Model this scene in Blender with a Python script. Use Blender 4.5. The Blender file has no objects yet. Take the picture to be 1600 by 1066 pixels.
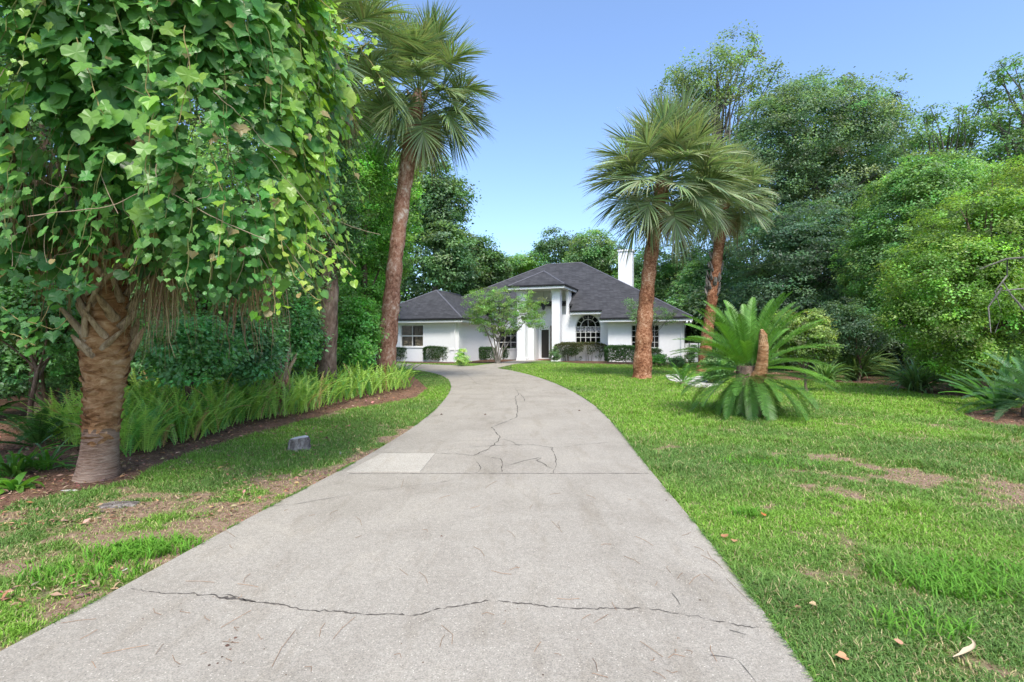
import bpy, math, random
import numpy as np
from math import radians as R, sin, cos, pi
random.seed(7)
rng = np.random.default_rng(11)
C = bpy.context.scene.collection
sc = bpy.context.scene

# ------------------------------------------------------------------ camera, sky, sun, exposure
CAM_H, F, CX, CY = 1.5, 800.0, 800.0, 533.0       # photo is 1600 px wide
cam = bpy.data.cameras.new('camera'); cam.lens = 18.0; cam.sensor_width = 36.0
cam.clip_start = .05; cam.clip_end = 1500
co = bpy.data.objects.new('camera', cam); C.objects.link(co)
co.location = (0, 0, CAM_H); co.rotation_euler = (R(90), 0, 0)
sc.camera = co
SUN_EL, SUN_AZ = 57.0, 171.0          # azimuth clockwise from +Y: high behind the camera
w = bpy.data.worlds.new('World'); sc.world = w; w.use_nodes = True
nt = w.node_tree; bg = nt.nodes['Background']
sky = nt.nodes.new('ShaderNodeTexSky'); sky.sky_type = 'NISHITA'; sky.sun_disc = False
sky.sun_elevation = R(SUN_EL); sky.sun_rotation = R(SUN_AZ)
sky.air_density = 0.9; sky.dust_density = 2.0; sky.ozone_density = 5.0
nt.links.new(sky.outputs[0], bg.inputs[0]); bg.inputs[1].default_value = 0.135
sl = bpy.data.lights.new('sun', 'SUN'); sl.energy = 1.75; sl.angle = R(14); sl.color = (1, .95, .87)
so = bpy.data.objects.new('sun', sl); C.objects.link(so); so.location = (0, 0, 40)
so.rotation_euler = (R(90 - SUN_EL), 0, R(180 - SUN_AZ))
sc.view_settings.view_transform = 'Standard'; sc.view_settings.look = 'None'
sc.view_settings.gamma = 1; sc.view_settings.exposure = 1.42
sc.cycles.max_bounces = 7; sc.cycles.diffuse_bounces = 5; sc.cycles.glossy_bounces = 2
sc.cycles.transmission_bounces = 3; sc.cycles.transparent_max_bounces = 4

def gp(px, py, z=0.0):                # point of the ground seen at a photo pixel
    Y = F * (CAM_H - z) / (py - CY); return ((px - CX) / F * Y, Y)
def at(px, py, Y):                    # point at depth Y
    return np.array([(px - CX) / F * Y, Y, CAM_H + (CY - py) / F * Y])

# ------------------------------------------------------------------ materials
def newmat(name):
    m = bpy.data.materials.new(name); m.use_nodes = True
    return m, m.node_tree.nodes, m.node_tree.links, m.node_tree.nodes['Principled BSDF']
def noise(N, L, scale, detail=4, rough=.6, coord=None, dist=0.0):
    n = N.new('ShaderNodeTexNoise'); n.inputs['Scale'].default_value = scale
    n.inputs['Detail'].default_value = detail; n.inputs['Roughness'].default_value = rough
    n.inputs['Distortion'].default_value = dist
    if coord is not None: L.new(coord, n.inputs['Vector'])
    return n
def ramp(N, L, src, stops):
    r = N.new('ShaderNodeValToRGB'); L.new(src, r.inputs[0]); e = r.color_ramp.elements
    while len(e) > 1: e.remove(e[-1])
    e[0].position = stops[0][0]; e[0].color = (*stops[0][1], 1)
    for p, c in stops[1:]:
        k = e.new(p); k.color = (*c, 1)
    return r
def mixc(N, L, fac, a, b, mode='MIX'):
    m = N.new('ShaderNodeMix'); m.data_type = 'RGBA'; m.blend_type = mode
    if hasattr(fac, 'is_output'): L.new(fac, m.inputs['Factor'])
    else: m.inputs['Factor'].default_value = fac
    for v, s in ((a, m.inputs['A']), (b, m.inputs['B'])):
        if hasattr(v, 'is_output'): L.new(v, s)
        else: s.default_value = (*v, 1)
    return m.outputs['Result']
def bump(N, L, b, h, strength=.3, dist=.02):
    bm = N.new('ShaderNodeBump'); bm.inputs['Strength'].default_value = strength
    bm.inputs['Distance'].default_value = dist; L.new(h, bm.inputs['Height'])
    L.new(bm.outputs[0], b.inputs['Normal'])
def tc(N, kind='Object'):
    return N.new('ShaderNodeTexCoord').outputs[kind]
def mapping(N, L, v, scale):
    m = N.new('ShaderNodeMapping'); L.new(v, m.inputs[0]); m.inputs['Scale'].default_value = scale
    return m.outputs[0]

def leafmat(name, trans=.35, rough=.45, spec=.35):
    m, N, L, b = newmat(name)
    a = N.new('ShaderNodeAttribute'); a.attribute_name = 'Col'
    L.new(a.outputs['Color'], b.inputs['Base Color'])
    b.inputs['Roughness'].default_value = rough; b.inputs['Specular IOR Level'].default_value = spec
    if trans > 0:
        t = N.new('ShaderNodeBsdfTranslucent')
        g = N.new('ShaderNodeMix'); g.data_type = 'RGBA'; g.blend_type = 'MULTIPLY'
        g.inputs['Factor'].default_value = 1; L.new(a.outputs['Color'], g.inputs['A'])
        g.inputs['B'].default_value = (1.5, 1.45, .7, 1)
        L.new(g.outputs['Result'], t.inputs['Color'])
        mx = N.new('ShaderNodeMixShader'); mx.inputs[0].default_value = trans
        L.new(b.outputs[0], mx.inputs[1]); L.new(t.outputs[0], mx.inputs[2])
        L.new(mx.outputs[0], N['Material Output'].inputs['Surface'])
    return m
def barkmat(name, stops, scale=(1, 1, .35), freq=14, bstr=.9):
    m, N, L, b = newmat(name)
    v = mapping(N, L, tc(N), scale)
    n1 = noise(N, L, freq, 8, .75, v, .6); n2 = noise(N, L, 2.2, 3, .6, tc(N))
    ad = N.new('ShaderNodeMath'); ad.operation = 'MULTIPLY_ADD'; L.new(n2.outputs[0], ad.inputs[0])
    ad.inputs[1].default_value = .5; L.new(n1.outputs[0], ad.inputs[2])
    sb = N.new('ShaderNodeMath'); sb.operation = 'SUBTRACT'; L.new(ad.outputs[0], sb.inputs[0]); sb.inputs[1].default_value = .25
    r = ramp(N, L, sb.outputs[0], stops); L.new(r.outputs[0], b.inputs['Base Color'])
    b.inputs['Roughness'].default_value = .9; b.inputs['Specular IOR Level'].default_value = .15
    bump(N, L, b, n1.outputs[0], bstr, .03)
    return m
def plain(name, col, rough=.6, spec=.3, nscale=None, var=.15, bstr=0):
    m, N, L, b = newmat(name)
    if nscale:
        n = noise(N, L, nscale, 6, .65, tc(N))
        r = ramp(N, L, n.outputs[0], [(.3, tuple(c * (1 - var) for c in col)), (.7, tuple(min(1, c * (1 + var)) for c in col))])
        L.new(r.outputs[0], b.inputs['Base Color'])
        if bstr: bump(N, L, b, n.outputs[0], bstr, .01)
    else: b.inputs['Base Color'].default_value = (*col, 1)
    b.inputs['Roughness'].default_value = rough; b.inputs['Specular IOR Level'].default_value = spec
    return m

M = {}
M['leaf'] = leafmat('leaf', .48, .42, .5)
M['vine_leaf'] = leafmat('vine_leaf', .38, .38, .4)
M['palm_leaf'] = leafmat('palm_leaf', .22, .42, .4)
M['grass'] = leafmat('grass_blade', .3, .55, .25)
M['dry'] = leafmat('dry_fibre', .15, .85, .1)
M['bark'] = barkmat('brown_bark', [(.3, (.06, .035, .026)), (.5, (.17, .115, .085)), (.75, (.34, .26, .2))])
M['bark_grey'] = barkmat('grey_bark', [(.3, (.05, .045, .04)), (.5, (.16, .145, .125)), (.75, (.34, .31, .27))])
M['palm_red'] = barkmat('red_palm_bark', [(.34, (.07, .025, .014)), (.48, (.25, .105, .052)), (.6, (.44, .24, .14)), (.74, (.64, .5, .38))], (1.2, 1.2, 1.6), 9, 1)
M['palm_patch'] = barkmat('patchy_palm_bark', [(.34, (.12, .052, .034)), (.48, (.36, .175, .11)), (.6, (.5, .32, .23)), (.7, (.75, .64, .55))], (1.6, 1.6, 1.0), 7, 1)
M['palm_near'] = barkmat('fibrous_palm_bark', [(.28, (.07, .03, .013)), (.45, (.27, .135, .06)), (.6, (.43, .26, .14)), (.8, (.6, .46, .33))], (1.0, 1.0, 2.4), 6, 1)
M['palm_grey'] = barkmat('ringed_palm_base', [(.28, (.08, .045, .03)), (.45, (.28, .175, .12)), (.62, (.43, .31, .23)), (.8, (.58, .48, .39))], (.8, .8, 9), 8, 1)
M['boot'] = barkmat('palm_boot', [(.3, (.09, .055, .03)), (.5, (.34, .245, .155)), (.75, (.58, .47, .34))], (3, 3, .8), 7, .8)

def m_ground():
    m, N, L, b = newmat('lawn_soil'); v = tc(N)
    n1 = noise(N, L, .45, 5, .65, v); n2 = noise(N, L, 9, 8, .75, v); n3 = noise(N, L, 60, 5, .8, v)
    dirt = ramp(N, L, n2.outputs[0], [(.3, (.10, .065, .045)), (.5, (.24, .165, .11)), (.7, (.38, .28, .2))])
    grs = ramp(N, L, n3.outputs[0], [(.3, (.05, .10, .02)), (.55, (.14, .25, .05)), (.75, (.24, .36, .1))])
    ad = N.new('ShaderNodeMath'); ad.operation = 'MULTIPLY_ADD'; L.new(n2.outputs[0], ad.inputs[0]); ad.inputs[1].default_value = .6
    L.new(n1.outputs[0], ad.inputs[2])
    f = ramp(N, L, ad.outputs[0], [(.84, (1, 1, 1)), (1.0, (0, 0, 0))])
    f.color_ramp.elements[1].position = .98
    L.new(mixc(N, L, f.outputs[0], dirt.outputs[0], grs.outputs[0]), b.inputs['Base Color'])
    b.inputs['Roughness'].default_value = .95; b.inputs['Specular IOR Level'].default_value = .1
    bump(N, L, b, n3.outputs[0], .7, .02); return m
def m_turf():
    m, N, L, b = newmat('turf_soil'); v = tc(N); a = N.new('ShaderNodeAttribute'); a.attribute_name = 'Col'
    n2 = noise(N, L, 22, 8, .8, v, .8); n3 = noise(N, L, 70, 5, .8, v)
    dirt = ramp(N, L, n2.outputs[0], [(.3, (.11, .065, .042)), (.48, (.25, .165, .11)), (.62, (.4, .29, .2)), (.75, (.55, .44, .33))])
    grs = ramp(N, L, n3.outputs[0], [(.3, (.05, .09, .02)), (.55, (.14, .22, .05)), (.75, (.26, .34, .12))])
    ad = N.new('ShaderNodeMath'); ad.operation = 'MULTIPLY_ADD'; L.new(n2.outputs[0], ad.inputs[0]); ad.inputs[1].default_value = .7; L.new(a.outputs['Fac'], ad.inputs[2])
    f = ramp(N, L, ad.outputs[0], [(.6, (0, 0, 0)), (1.0, (1, 1, 1))])
    L.new(mixc(N, L, f.outputs[0], dirt.outputs[0], grs.outputs[0]), b.inputs['Base Color'])
    b.inputs['Roughness'].default_value = .95; b.inputs['Specular IOR Level'].default_value = .1
    bump(N, L, b, n3.outputs[0], .8, .02); return m
def m_litter(name, tone=1.0):
    m, N, L, b = newmat(name); v = tc(N)
    n2 = noise(N, L, 26, 8, .8, v, 1.2); n1 = noise(N, L, 2.5, 5, .6, v)
    r = ramp(N, L, n2.outputs[0], [(.3, (.045 * tone, .024 * tone, .015 * tone)), (.48, (.16 * tone, .09 * tone, .06 * tone)), (.62, (.3 * tone, .19 * tone, .13 * tone)), (.75, (.45 * tone, .33 * tone, .25 * tone))])
    r2 = ramp(N, L, n1.outputs[0], [(.35, (.65, .65, .65)), (.65, (1.1, 1.05, 1))])
    L.new(mixc(N, L, 1.0, r.outputs[0], r2.outputs[0], 'MULTIPLY'), b.inputs['Base Color'])
    b.inputs['Roughness'].default_value = .95; b.inputs['Specular IOR Level'].default_value = .1
    bump(N, L, b, n2.outputs[0], 1, .03); return m
def m_concrete(name, base=(.335, .304, .25)):
    m, N, L, b = newmat(name); v = tc(N)
    fine = noise(N, L, 150, 3, .8, v); mid = noise(N, L, 28, 6, .75, v)
    big = noise(N, L, .9, 6, .7, v, .5); streak = noise(N, L, 1.6, 6, .7, mapping(N, L, v, (2.2, .5, 1)))
    vo = N.new('ShaderNodeTexVoronoi'); vo.inputs['Scale'].default_value = 62; L.new(v, vo.inputs['Vector'])
    spk = ramp(N, L, vo.outputs['Distance'], [(.0, (1, 1, 1)), (.13, (1, 1, 1)), (.24, (0, 0, 0))])
    sel = N.new('ShaderNodeSeparateColor'); L.new(vo.outputs['Color'], sel.inputs[0])
    pick = ramp(N, L, sel.outputs[0], [(.62, (0, 0, 0)), (.72, (1, 1, 1))])
    pickd = ramp(N, L, sel.outputs[1], [(.8, (0, 0, 0)), (.86, (1, 1, 1))])
    c0 = ramp(N, L, fine.outputs[0], [(.3, tuple(x * .55 for x in base)), (.5, base), (.7, tuple(x * 1.42 for x in base))])
    c1 = ramp(N, L, big.outputs[0], [(.3, (.8, .79, .77)), (.45, (.94, .935, .93)), (.55, (1, 1, 1)), (.7, (1.1, 1.09, 1.07))])
    c2 = ramp(N, L, mid.outputs[0], [(.3, (.84, .83, .82)), (.55, (1, 1, 1)), (.8, (1.08, 1.07, 1.05))])
    c3 = ramp(N, L, streak.outputs[0], [(.32, (.86, .84, .81)), (.48, (1, 1, 1))])
    x = mixc(N, L, 1, c0.outputs[0], c1.outputs[0], 'MULTIPLY'); x = mixc(N, L, 1, x, c2.outputs[0], 'MULTIPLY')
    x = mixc(N, L, 1, x, c3.outputs[0], 'MULTIPLY')
    f = N.new('ShaderNodeMath'); f.operation = 'MULTIPLY'; L.new(spk.outputs[0], f.inputs[0]); L.new(pick.outputs[0], f.inputs[1])
    x = mixc(N, L, f.outputs[0], x, tuple(min(.75, q * 1.75) for q in base))
    g = N.new('ShaderNodeMath'); g.operation = 'MULTIPLY'; L.new(spk.outputs[0], g.inputs[0]); L.new(pickd.outputs[0], g.inputs[1])
    x = mixc(N, L, g.outputs[0], x, tuple(q * .45 for q in base))
    L.new(x, b.inputs['Base Color']); b.inputs['Roughness'].default_value = .9
    b.inputs['Specular IOR Level'].default_value = .2
    bump(N, L, b, fine.outputs[0], .5, .006); return m
def m_roof():
    m, N, L, b = newmat('charcoal_shingle'); v = tc(N)
    br = N.new('ShaderNodeTexBrick'); br.inputs['Scale'].default_value = 1; br.inputs['Brick Width'].default_value = .3
    br.inputs['Row Height'].default_value = .11; br.inputs['Mortar Size'].default_value = .006
    br.inputs['Color1'].default_value = (.038, .038, .04, 1); br.inputs['Color2'].default_value = (.062, .062, .065, 1)
    br.inputs['Mortar'].default_value = (.02, .02, .024, 1)
    sp = N.new('ShaderNodeSeparateXYZ'); L.new(v, sp.inputs[0])
    cb = N.new('ShaderNodeCombineXYZ'); ad = N.new('ShaderNodeMath'); L.new(sp.outputs[0], ad.inputs[0]); L.new(sp.outputs[1], ad.inputs[1])
    L.new(ad.outputs[0], cb.inputs[0]); L.new(sp.outputs[2], cb.inputs[1]); L.new(cb.outputs[0], br.inputs['Vector'])
    n = noise(N, L, 1.3, 5, .7, v); r = ramp(N, L, n.outputs[0], [(.3, (.8, .8, .8)), (.7, (1.25, 1.25, 1.25))])
    L.new(mixc(N, L, 1, br.outputs[0], r.outputs[0], 'MULTIPLY'), b.inputs['Base Color'])
    b.inputs['Roughness'].default_value = .85; b.inputs['Specular IOR Level'].default_value = .25; return m
M['ground'] = m_ground(); M['turf'] = m_turf(); M['litter'] = m_litter('leaf_litter', 1.25); M['mulch'] = m_litter('red_mulch', .75)
M['concrete'] = m_concrete('driveway_concrete'); M['patch'] = m_concrete('new_patch_concrete', (.425, .39, .325))
M['roof'] = m_roof()
M['crack'] = plain('crack_dark', (.10, .088, .075), .95, .05, 30, .5)
M['joint'] = plain('joint_dark', (.2, .18, .155), .95, .05, 20, .4)
M['stucco'] = plain('white_stucco', (.78, .785, .79), .85, .2, 6, .03, .15)
M['trim'] = plain('white_trim', (.8, .8, .8), .5, .3)
M['cream'] = plain('cream_soffit', (.62, .6, .55), .8, .2)
M['gutter'] = plain('dark_gutter', (.02, .02, .022), .5, .3)
M['frame'] = plain('window_frame', (.6, .6, .58), .5, .3)
M['curtain'] = plain('curtain', (.3, .26, .18), .9, .1, 5, .3)
M['valance'] = plain('white_valance', (.7, .7, .68), .9, .1, 9, .2)
M['room'] = plain('dim_room', (.03, .03, .033), .9, .1)
M['stone'] = plain('stacked_stone', (.25, .22, .2), .9, .1, 7, .5, .5)
M['paver'] = plain('red_paver', (.28, .15, .11), .9, .1, 12, .35, .3)
M['rock'] = barkmat('weathered_rock', [(.3, (.06, .05, .045)), (.5, (.2, .17, .15)), (.72, (.45, .41, .36))], (1, 1, .5), 18, 1)
M['pale'] = plain('pale_slab', (.55, .52, .48), .9, .1, 5, .15, .3)
M['metal'] = plain('dark_metal', (.04, .04, .045), .5, .4)
M['door'] = plain('dark_door', (.035, .03, .028), .4, .4)
def glass():
    m, N, L, b = newmat('window_glass')
    b.inputs['Base Color'].default_value = (1, 1, 1, 1)
    b.inputs['Roughness'].default_value = .03; b.inputs['Transmission Weight'].default_value = 1
    b.inputs['IOR'].default_value = 1.3
    return m
M['glass'] = glass()

# ------------------------------------------------------------------ mesh builder
class MB:
    def __init__(s): s.V = []; s.Q = []; s.T = []; s.qm = []; s.tm = []; s.C = []; s.n = 0; s.NG = []
    def add(s, V, Fc, mi=0, col=(1, 1, 1)):
        V = np.asarray(V, float).reshape(-1, 3); k = len(V)
        col = np.asarray(col, float)
        if col.ndim == 1: col = np.tile(col, (k, 1))
        Fc = np.asarray(Fc, int)
        if Fc.shape[1] == 4: s.Q.append(Fc + s.n); s.qm.append(np.full(len(Fc), mi))
        else: s.T.append(Fc + s.n); s.tm.append(np.full(len(Fc), mi))
        s.V.append(V); s.C.append(col); s.n += k; return s
    def poly(s, pts, mi=0, col=(1, 1, 1)):
        k = len(pts); s.V.append(np.asarray(pts, float)); s.C.append(np.tile(np.asarray(col, float), (k, 1)))
        s.NG.append((list(range(s.n, s.n + k)), mi)); s.n += k; return s
    def box(s, a, b, mi=0, col=(1, 1, 1)):
        (x0, y0, z0), (x1, y1, z1) = a, b
        x0, x1 = sorted((x0, x1)); y0, y1 = sorted((y0, y1)); z0, z1 = sorted((z0, z1))
        V = [(x0, y0, z0), (x1, y0, z0), (x1, y1, z0), (x0, y1, z0), (x0, y0, z1), (x1, y0, z1), (x1, y1, z1), (x0, y1, z1)]
        return s.add(V, [(0, 3, 2, 1), (4, 5, 6, 7), (0, 1, 5, 4), (1, 2, 6, 5), (2, 3, 7, 6), (3, 0, 4, 7)], mi, col)
    def tube(s, P, rad, sides=8, mi=0, col=(1, 1, 1), cap=True, nz=0, seed=0):
        P = np.asarray(P, float); n = len(P); rad = np.broadcast_to(np.asarray(rad, float), (n,))
        T = np.gradient(P, axis=0); T /= np.linalg.norm(T, axis=1)[:, None] + 1e-9
        up = np.array([0, 0, 1.0]) if abs(T[0, 2]) < .9 else np.array([1.0, 0, 0])
        A = np.cross(T, up); A /= np.linalg.norm(A, axis=1)[:, None] + 1e-9; B = np.cross(T, A)
        th = np.linspace(0, 2 * pi, sides, endpoint=False)
        r = np.repeat(rad[:, None], sides, 1)
        if nz: r = r * (1 + np.random.default_rng(seed).normal(0, nz, (n, sides)))
        V = P[:, None] + (np.cos(th)[None, :, None] * A[:, None] + np.sin(th)[None, :, None] * B[:, None]) * r[..., None]
        i = np.arange(n - 1)[:, None] * sides; j = np.arange(sides)[None]; j2 = (j + 1) % sides
        Fq = np.stack([i + j, i + j2, i + sides + j2, i + sides + j], -1).reshape(-1, 4)
        k = s.n; s.add(V, Fq, mi, col)
        if cap:
            s.NG.append(([k + q for q in range(sides)], mi)); s.NG.append(([k + (n - 1) * sides + q for q in range(sides)][::-1], mi))
        return s
    def inst(s, T, Fc, pos, X, Y, Z, scale, mi=0, col=(1, 1, 1)):      # copies of a template merged in one mesh
        T = np.asarray(T, float); N = len(pos); k = len(T); scale = np.broadcast_to(np.asarray(scale, float), (N,))
        V = pos[:, None] + (T[None, :, 0:1] * X[:, None] + T[None, :, 1:2] * Y[:, None] + T[None, :, 2:3] * Z[:, None]) * scale[:, None, None]
        Fc = np.asarray(Fc, int); FF = (Fc[None] + (np.arange(N) * k)[:, None, None]).reshape(-1, Fc.shape[1])
        col = np.asarray(col, float)
        if col.ndim == 2: col = np.repeat(col, k, 0)
        return s.add(V, FF, mi, col)
    def strips(s, P, Wd, mi=0, col=(1, 1, 1)):     # P (N,k,3) centre lines, Wd (N,k,3) half-width vectors
        N, k = P.shape[:2]
        V = np.stack([P - Wd, P + Wd], 2).reshape(-1, 3)
        a = np.arange(k - 1) * 2; q = np.stack([a, a + 1, a + 3, a + 2], -1)
        FF = (q[None] + (np.arange(N) * k * 2)[:, None, None]).reshape(-1, 4)
        col = np.asarray(col, float)
        if col.ndim == 2: col = np.repeat(col, k * 2, 0)
        elif col.ndim == 3: col = np.repeat(col.reshape(-1, 3), 2, 0)
        return s.add(V, FF, mi, col)
    def mesh(s, name, mats, smooth=False):
        me = bpy.data.meshes.new(name)
        V = np.concatenate(s.V); me.vertices.add(len(V)); me.vertices.foreach_set('co', V.ravel())
        loops = []; tot = []; mi = []
        if s.Q: q = np.concatenate(s.Q); loops.append(q.ravel()); tot.append(np.full(len(q), 4)); mi.append(np.concatenate(s.qm))
        if s.T: t = np.concatenate(s.T); loops.append(t.ravel()); tot.append(np.full(len(t), 3)); mi.append(np.concatenate(s.tm))
        if s.NG:
            loops.append(np.concatenate([np.array(g) for g, _ in s.NG])); tot.append(np.array([len(g) for g, _ in s.NG])); mi.append(np.array([m for _, m in s.NG]))
        loops = np.concatenate(loops); tot = np.concatenate(tot); mi = np.concatenate(mi)
        me.loops.add(len(loops)); me.loops.foreach_set('vertex_index', loops.astype(np.int32))
        me.polygons.add(len(tot)); st = np.concatenate([[0], np.cumsum(tot)[:-1]])
        me.polygons.foreach_set('loop_start', st.astype(np.int32)); me.polygons.foreach_set('loop_total', tot.astype(np.int32))
        me.polygons.foreach_set('material_index', mi.astype(np.int32))
        me.polygons.foreach_set('use_smooth', np.full(len(tot), smooth))
        me.update(calc_edges=True)
        at_ = me.color_attributes.new('Col', 'FLOAT_COLOR', 'POINT')
        cc = np.ones((len(V), 4), np.float32); cc[:, :3] = np.concatenate(s.C); at_.data.foreach_set('color', cc.ravel())
        for m in (mats if isinstance(mats, (list, tuple)) else [mats]): me.materials.append(m)
        return me
    def build(s, name, mats, parent=None, smooth=False, loc=None):
        o = bpy.data.objects.new(name, s.mesh(name, mats, smooth)); C.objects.link(o)
        if parent: o.parent = parent
        if loc is not None: o.location = loc
        return o
def tag(o, label=None, cat=None, group=None, kind=None):
    if label: o['label'] = label
    if cat: o['category'] = cat
    if group: o['group'] = group
    if kind: o['kind'] = kind
    return o
def thing(name, label, cat, loc=(0, 0, 0), rz=0, group=None):
    o = bpy.data.objects.new(name, None); C.objects.link(o); o.location = loc; o.rotation_euler = (0, 0, rz)
    o.empty_display_size = .2
    return tag(o, label, cat, group)
def link(name, me, parent, loc=(0, 0, 0), rot=(0, 0, 0), sc_=1):
    o = bpy.data.objects.new(name, me); C.objects.link(o); o.parent = parent; o.location = loc; o.rotation_euler = rot
    o.scale = (sc_,) * 3; return o
def unit(v): return v / (np.linalg.norm(v, axis=-1, keepdims=True) + 1e-9)
def basis(nrm, tip):
    Z = unit(nrm); Y = unit(tip - (tip * Z).sum(-1, keepdims=True) * Z); X = np.cross(Y, Z); return X, Y, Z
def jit(c, n, a=.15, r=None):      # n colours round c
    r = r or rng; c = np.asarray(c, float)
    k = 1 + r.normal(0, a, (n, 1)); h = 1 + r.normal(0, a * .35, (n, 3)); return np.clip(c * k * h, .003, .95)
def inpoly(P, poly):
    x, y = P[:, 0], P[:, 1]; ins = np.zeros(len(P), bool); n = len(poly)
    for i in range(n):
        x0, y0 = poly[i]; x1, y1 = poly[(i + 1) % n]
        if y0 == y1: continue
        c = ((y0 > y) != (y1 > y)) & (x < (x1 - x0) * (y - y0) / (y1 - y0) + x0); ins ^= c
    return ins
def vnoise(x, y, s, seed=0):      # smooth value noise, about 0..1
    x = x / s; y = y / s; xi = np.floor(x).astype(int); yi = np.floor(y).astype(int); fx = x - xi; fy = y - yi
    fx = fx * fx * (3 - 2 * fx); fy = fy * fy * (3 - 2 * fy)
    def h(a, b): v = np.sin(a * 127.1 + b * 311.7 + seed * 74.7) * 43758.5453; return v - np.floor(v)
    return (h(xi, yi) * (1 - fx) + h(xi + 1, yi) * fx) * (1 - fy) + (h(xi, yi + 1) * (1 - fx) + h(xi + 1, yi + 1) * fx) * fy
def fbm(x, y, s, seed=0):
    return (vnoise(x, y, s, seed) + .5 * vnoise(x, y, s / 2.1, seed + 1) + .25 * vnoise(x, y, s / 4.3, seed + 2)) / 1.75
def smoothpts(P, it=2):
    for _ in range(it):
        Q = [P[0]]
        for a, b in zip(P[:-1], P[1:]):
            Q.append((a[0] * .75 + b[0] * .25, a[1] * .75 + b[1] * .25)); Q.append((a[0] * .25 + b[0] * .75, a[1] * .25 + b[1] * .75))
        Q.append(P[-1]); P = Q
    return P

# ------------------------------------------------------------------ ground, driveway, beds
g = MB(); g.poly([(-300, -60, 0), (300, -60, 0), (300, 500, 0), (-300, 500, 0)])
tag(g.build('lawn_ground', M['ground']), kind='structure')
Lpx = [(0, 1028), (200, 920), (400, 808), (540, 735), (600, 700), (650, 668), (683, 640), (700, 620), (706, 605), (700, 592), (680, 584), (645, 578), (600, 574.5)]
Rpx = [(1268, 1066), (1190, 960), (1120, 865), (1050, 780), (1015, 738), (980, 690), (950, 655), (925, 632), (900, 616), (868, 600), (830, 587), (795, 579), (774, 575.8)]
Lw = [gp(*p) for p in Lpx]; Rw = [gp(*p) for p in Rpx]
Lw = [(-2.9, -4), (-2.72, .5)] + Lw; Rw = [(1.05, -4), (1.1, .5)] + Rw
Lw = smoothpts(Lw); Rw = smoothpts(Rw)
far = [gp(738, 573), gp(715, 571.8), gp(660, 570), gp(609, 568.5)]
DW = Lw + [(-14, 28.5), (-22, 26), (-22, 31), (-14, 33.5)] + far[::-1] + Rw[::-1]
def slab(name, poly, z, m, z0=-.05, cat=None):
    b = MB(); n = len(poly); b.poly([(x, y, z) for x, y in poly])
    V = [(x, y, z) for x, y in poly] + [(x, y, z0) for x, y in poly]
    b.add(V, [(i, (i + 1) % n, n + (i + 1) % n, n + i) for i in range(n)])
    return b
dz = .03
b = slab('driveway', DW, dz, M['concrete'])
def ribbon(b, pts, wd, z, mi, wob=.0, step=.06, seed=0, wv=.5):
    r = np.random.default_rng(seed); P = np.array(pts, float)
    seg = np.linalg.norm(np.diff(P, axis=0), axis=1); t = np.concatenate([[0], np.cumsum(seg)])
    n = max(3, int(t[-1] / step)); q = np.linspace(0, t[-1], n); X = np.interp(q, t, P[:, 0]); Y = np.interp(q, t, P[:, 1])
    d = np.stack([np.gradient(X), np.gradient(Y)], -1); d /= np.linalg.norm(d, axis=1)[:, None] + 1e-9; nn = np.stack([-d[:, 1], d[:, 0]], -1)
    o = np.cumsum(r.normal(0, wob, n)); o -= np.linspace(o[0], o[-1], n); o += r.normal(0, wob * .5, n) + wob * 2.2 * (np.abs(((q * 3.1) % 1) - .5) - .25) * r.choice([-1, 1])
    c = np.stack([X, Y], -1) + nn * o[:, None]; ww = wd * np.clip(1 + r.normal(0, wv, n), .15, 2.5) * (.35 + .65 * np.sin(pi * np.linspace(.04, .96, n)) ** .5 if mi == 1 else 1)
    P3 = np.concatenate([c, np.full((n, 1), z)], 1)[None]; W3 = np.concatenate([nn * ww[:, None] / 2, np.zeros((n, 1))], 1)[None]
    b.strips(P3, W3, mi)
def pxr(b, px, wd, mi=1, wob=.006, seed=0, step=.05, wv=.5): ribbon(b, [gp(x, y, dz) for x, y in px], wd, dz + .003, mi, wob, step, seed, wv)
pxr(b, [(203, 921), (255, 930), (330, 929), (420, 944), (480, 953), (560, 958), (635, 962), (690, 952), (760, 940), (830, 943), (900, 949), (960, 946), (1030, 951), (1100, 966), (1195, 982)], .006, wob=.006, seed=1, step=.018, wv=.7)
pxr(b, [(330, 929), (345, 933), (400, 940)], .016, seed=30, step=.02)
pxr(b, [(545, 740), (700, 740), (860, 740), (1013, 740)], .012, 2, 0, seed=2)
for i, (p, wd) in enumerate([
    ([(680, 709), (712, 709), (740, 713), (760, 703), (780, 685), (775, 675), (771, 668), (790, 660), (805, 652), (808, 630), (812, 615), (806, 607)], .035),
    ([(690, 704), (745, 699), (775, 697), (830, 696), (862, 700), (868, 712), (865, 740)], .022),
    ([(784, 738), (789, 728), (783, 717), (768, 715)], .03), ([(789, 728), (812, 722), (845, 715), (838, 720), (864, 733)], .022),
    ([(862, 700), (900, 695), (960, 691)], .014), ([(745, 740), (752, 730), (745, 722)], .02), ([(540, 707), (600, 707), (680, 708)], .014),
    ([(688, 690), (760, 688), (850, 687), (975, 684)], .012),
    ([(780, 685), (800, 690), (812, 697)], .014), ([(812, 615), (818, 622), (820, 628)], .03), ([(680, 628), (760, 628), (926, 628)], .03),
    ([(705, 600), (800, 600), (866, 599)], .03), ([(745, 600), (735, 590), (715, 575)], .03)]):
    pxr(b, p, wd * .38, 1 if i not in (6, 7, 10, 11, 12) else 2, .008 if i < 6 else .002, seed=10 + i, step=.06)
pxr(b, [(1110, 1024), (1150, 1027), (1172, 1055), (1190, 1075)], .004, 1, .003, seed=5)
pxr(b, [(1050, 928), (1062, 945)], .004, 1, .002, seed=6); pxr(b, [(1140, 985), (1165, 992)], .006, 1, .002, seed=7)
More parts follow.
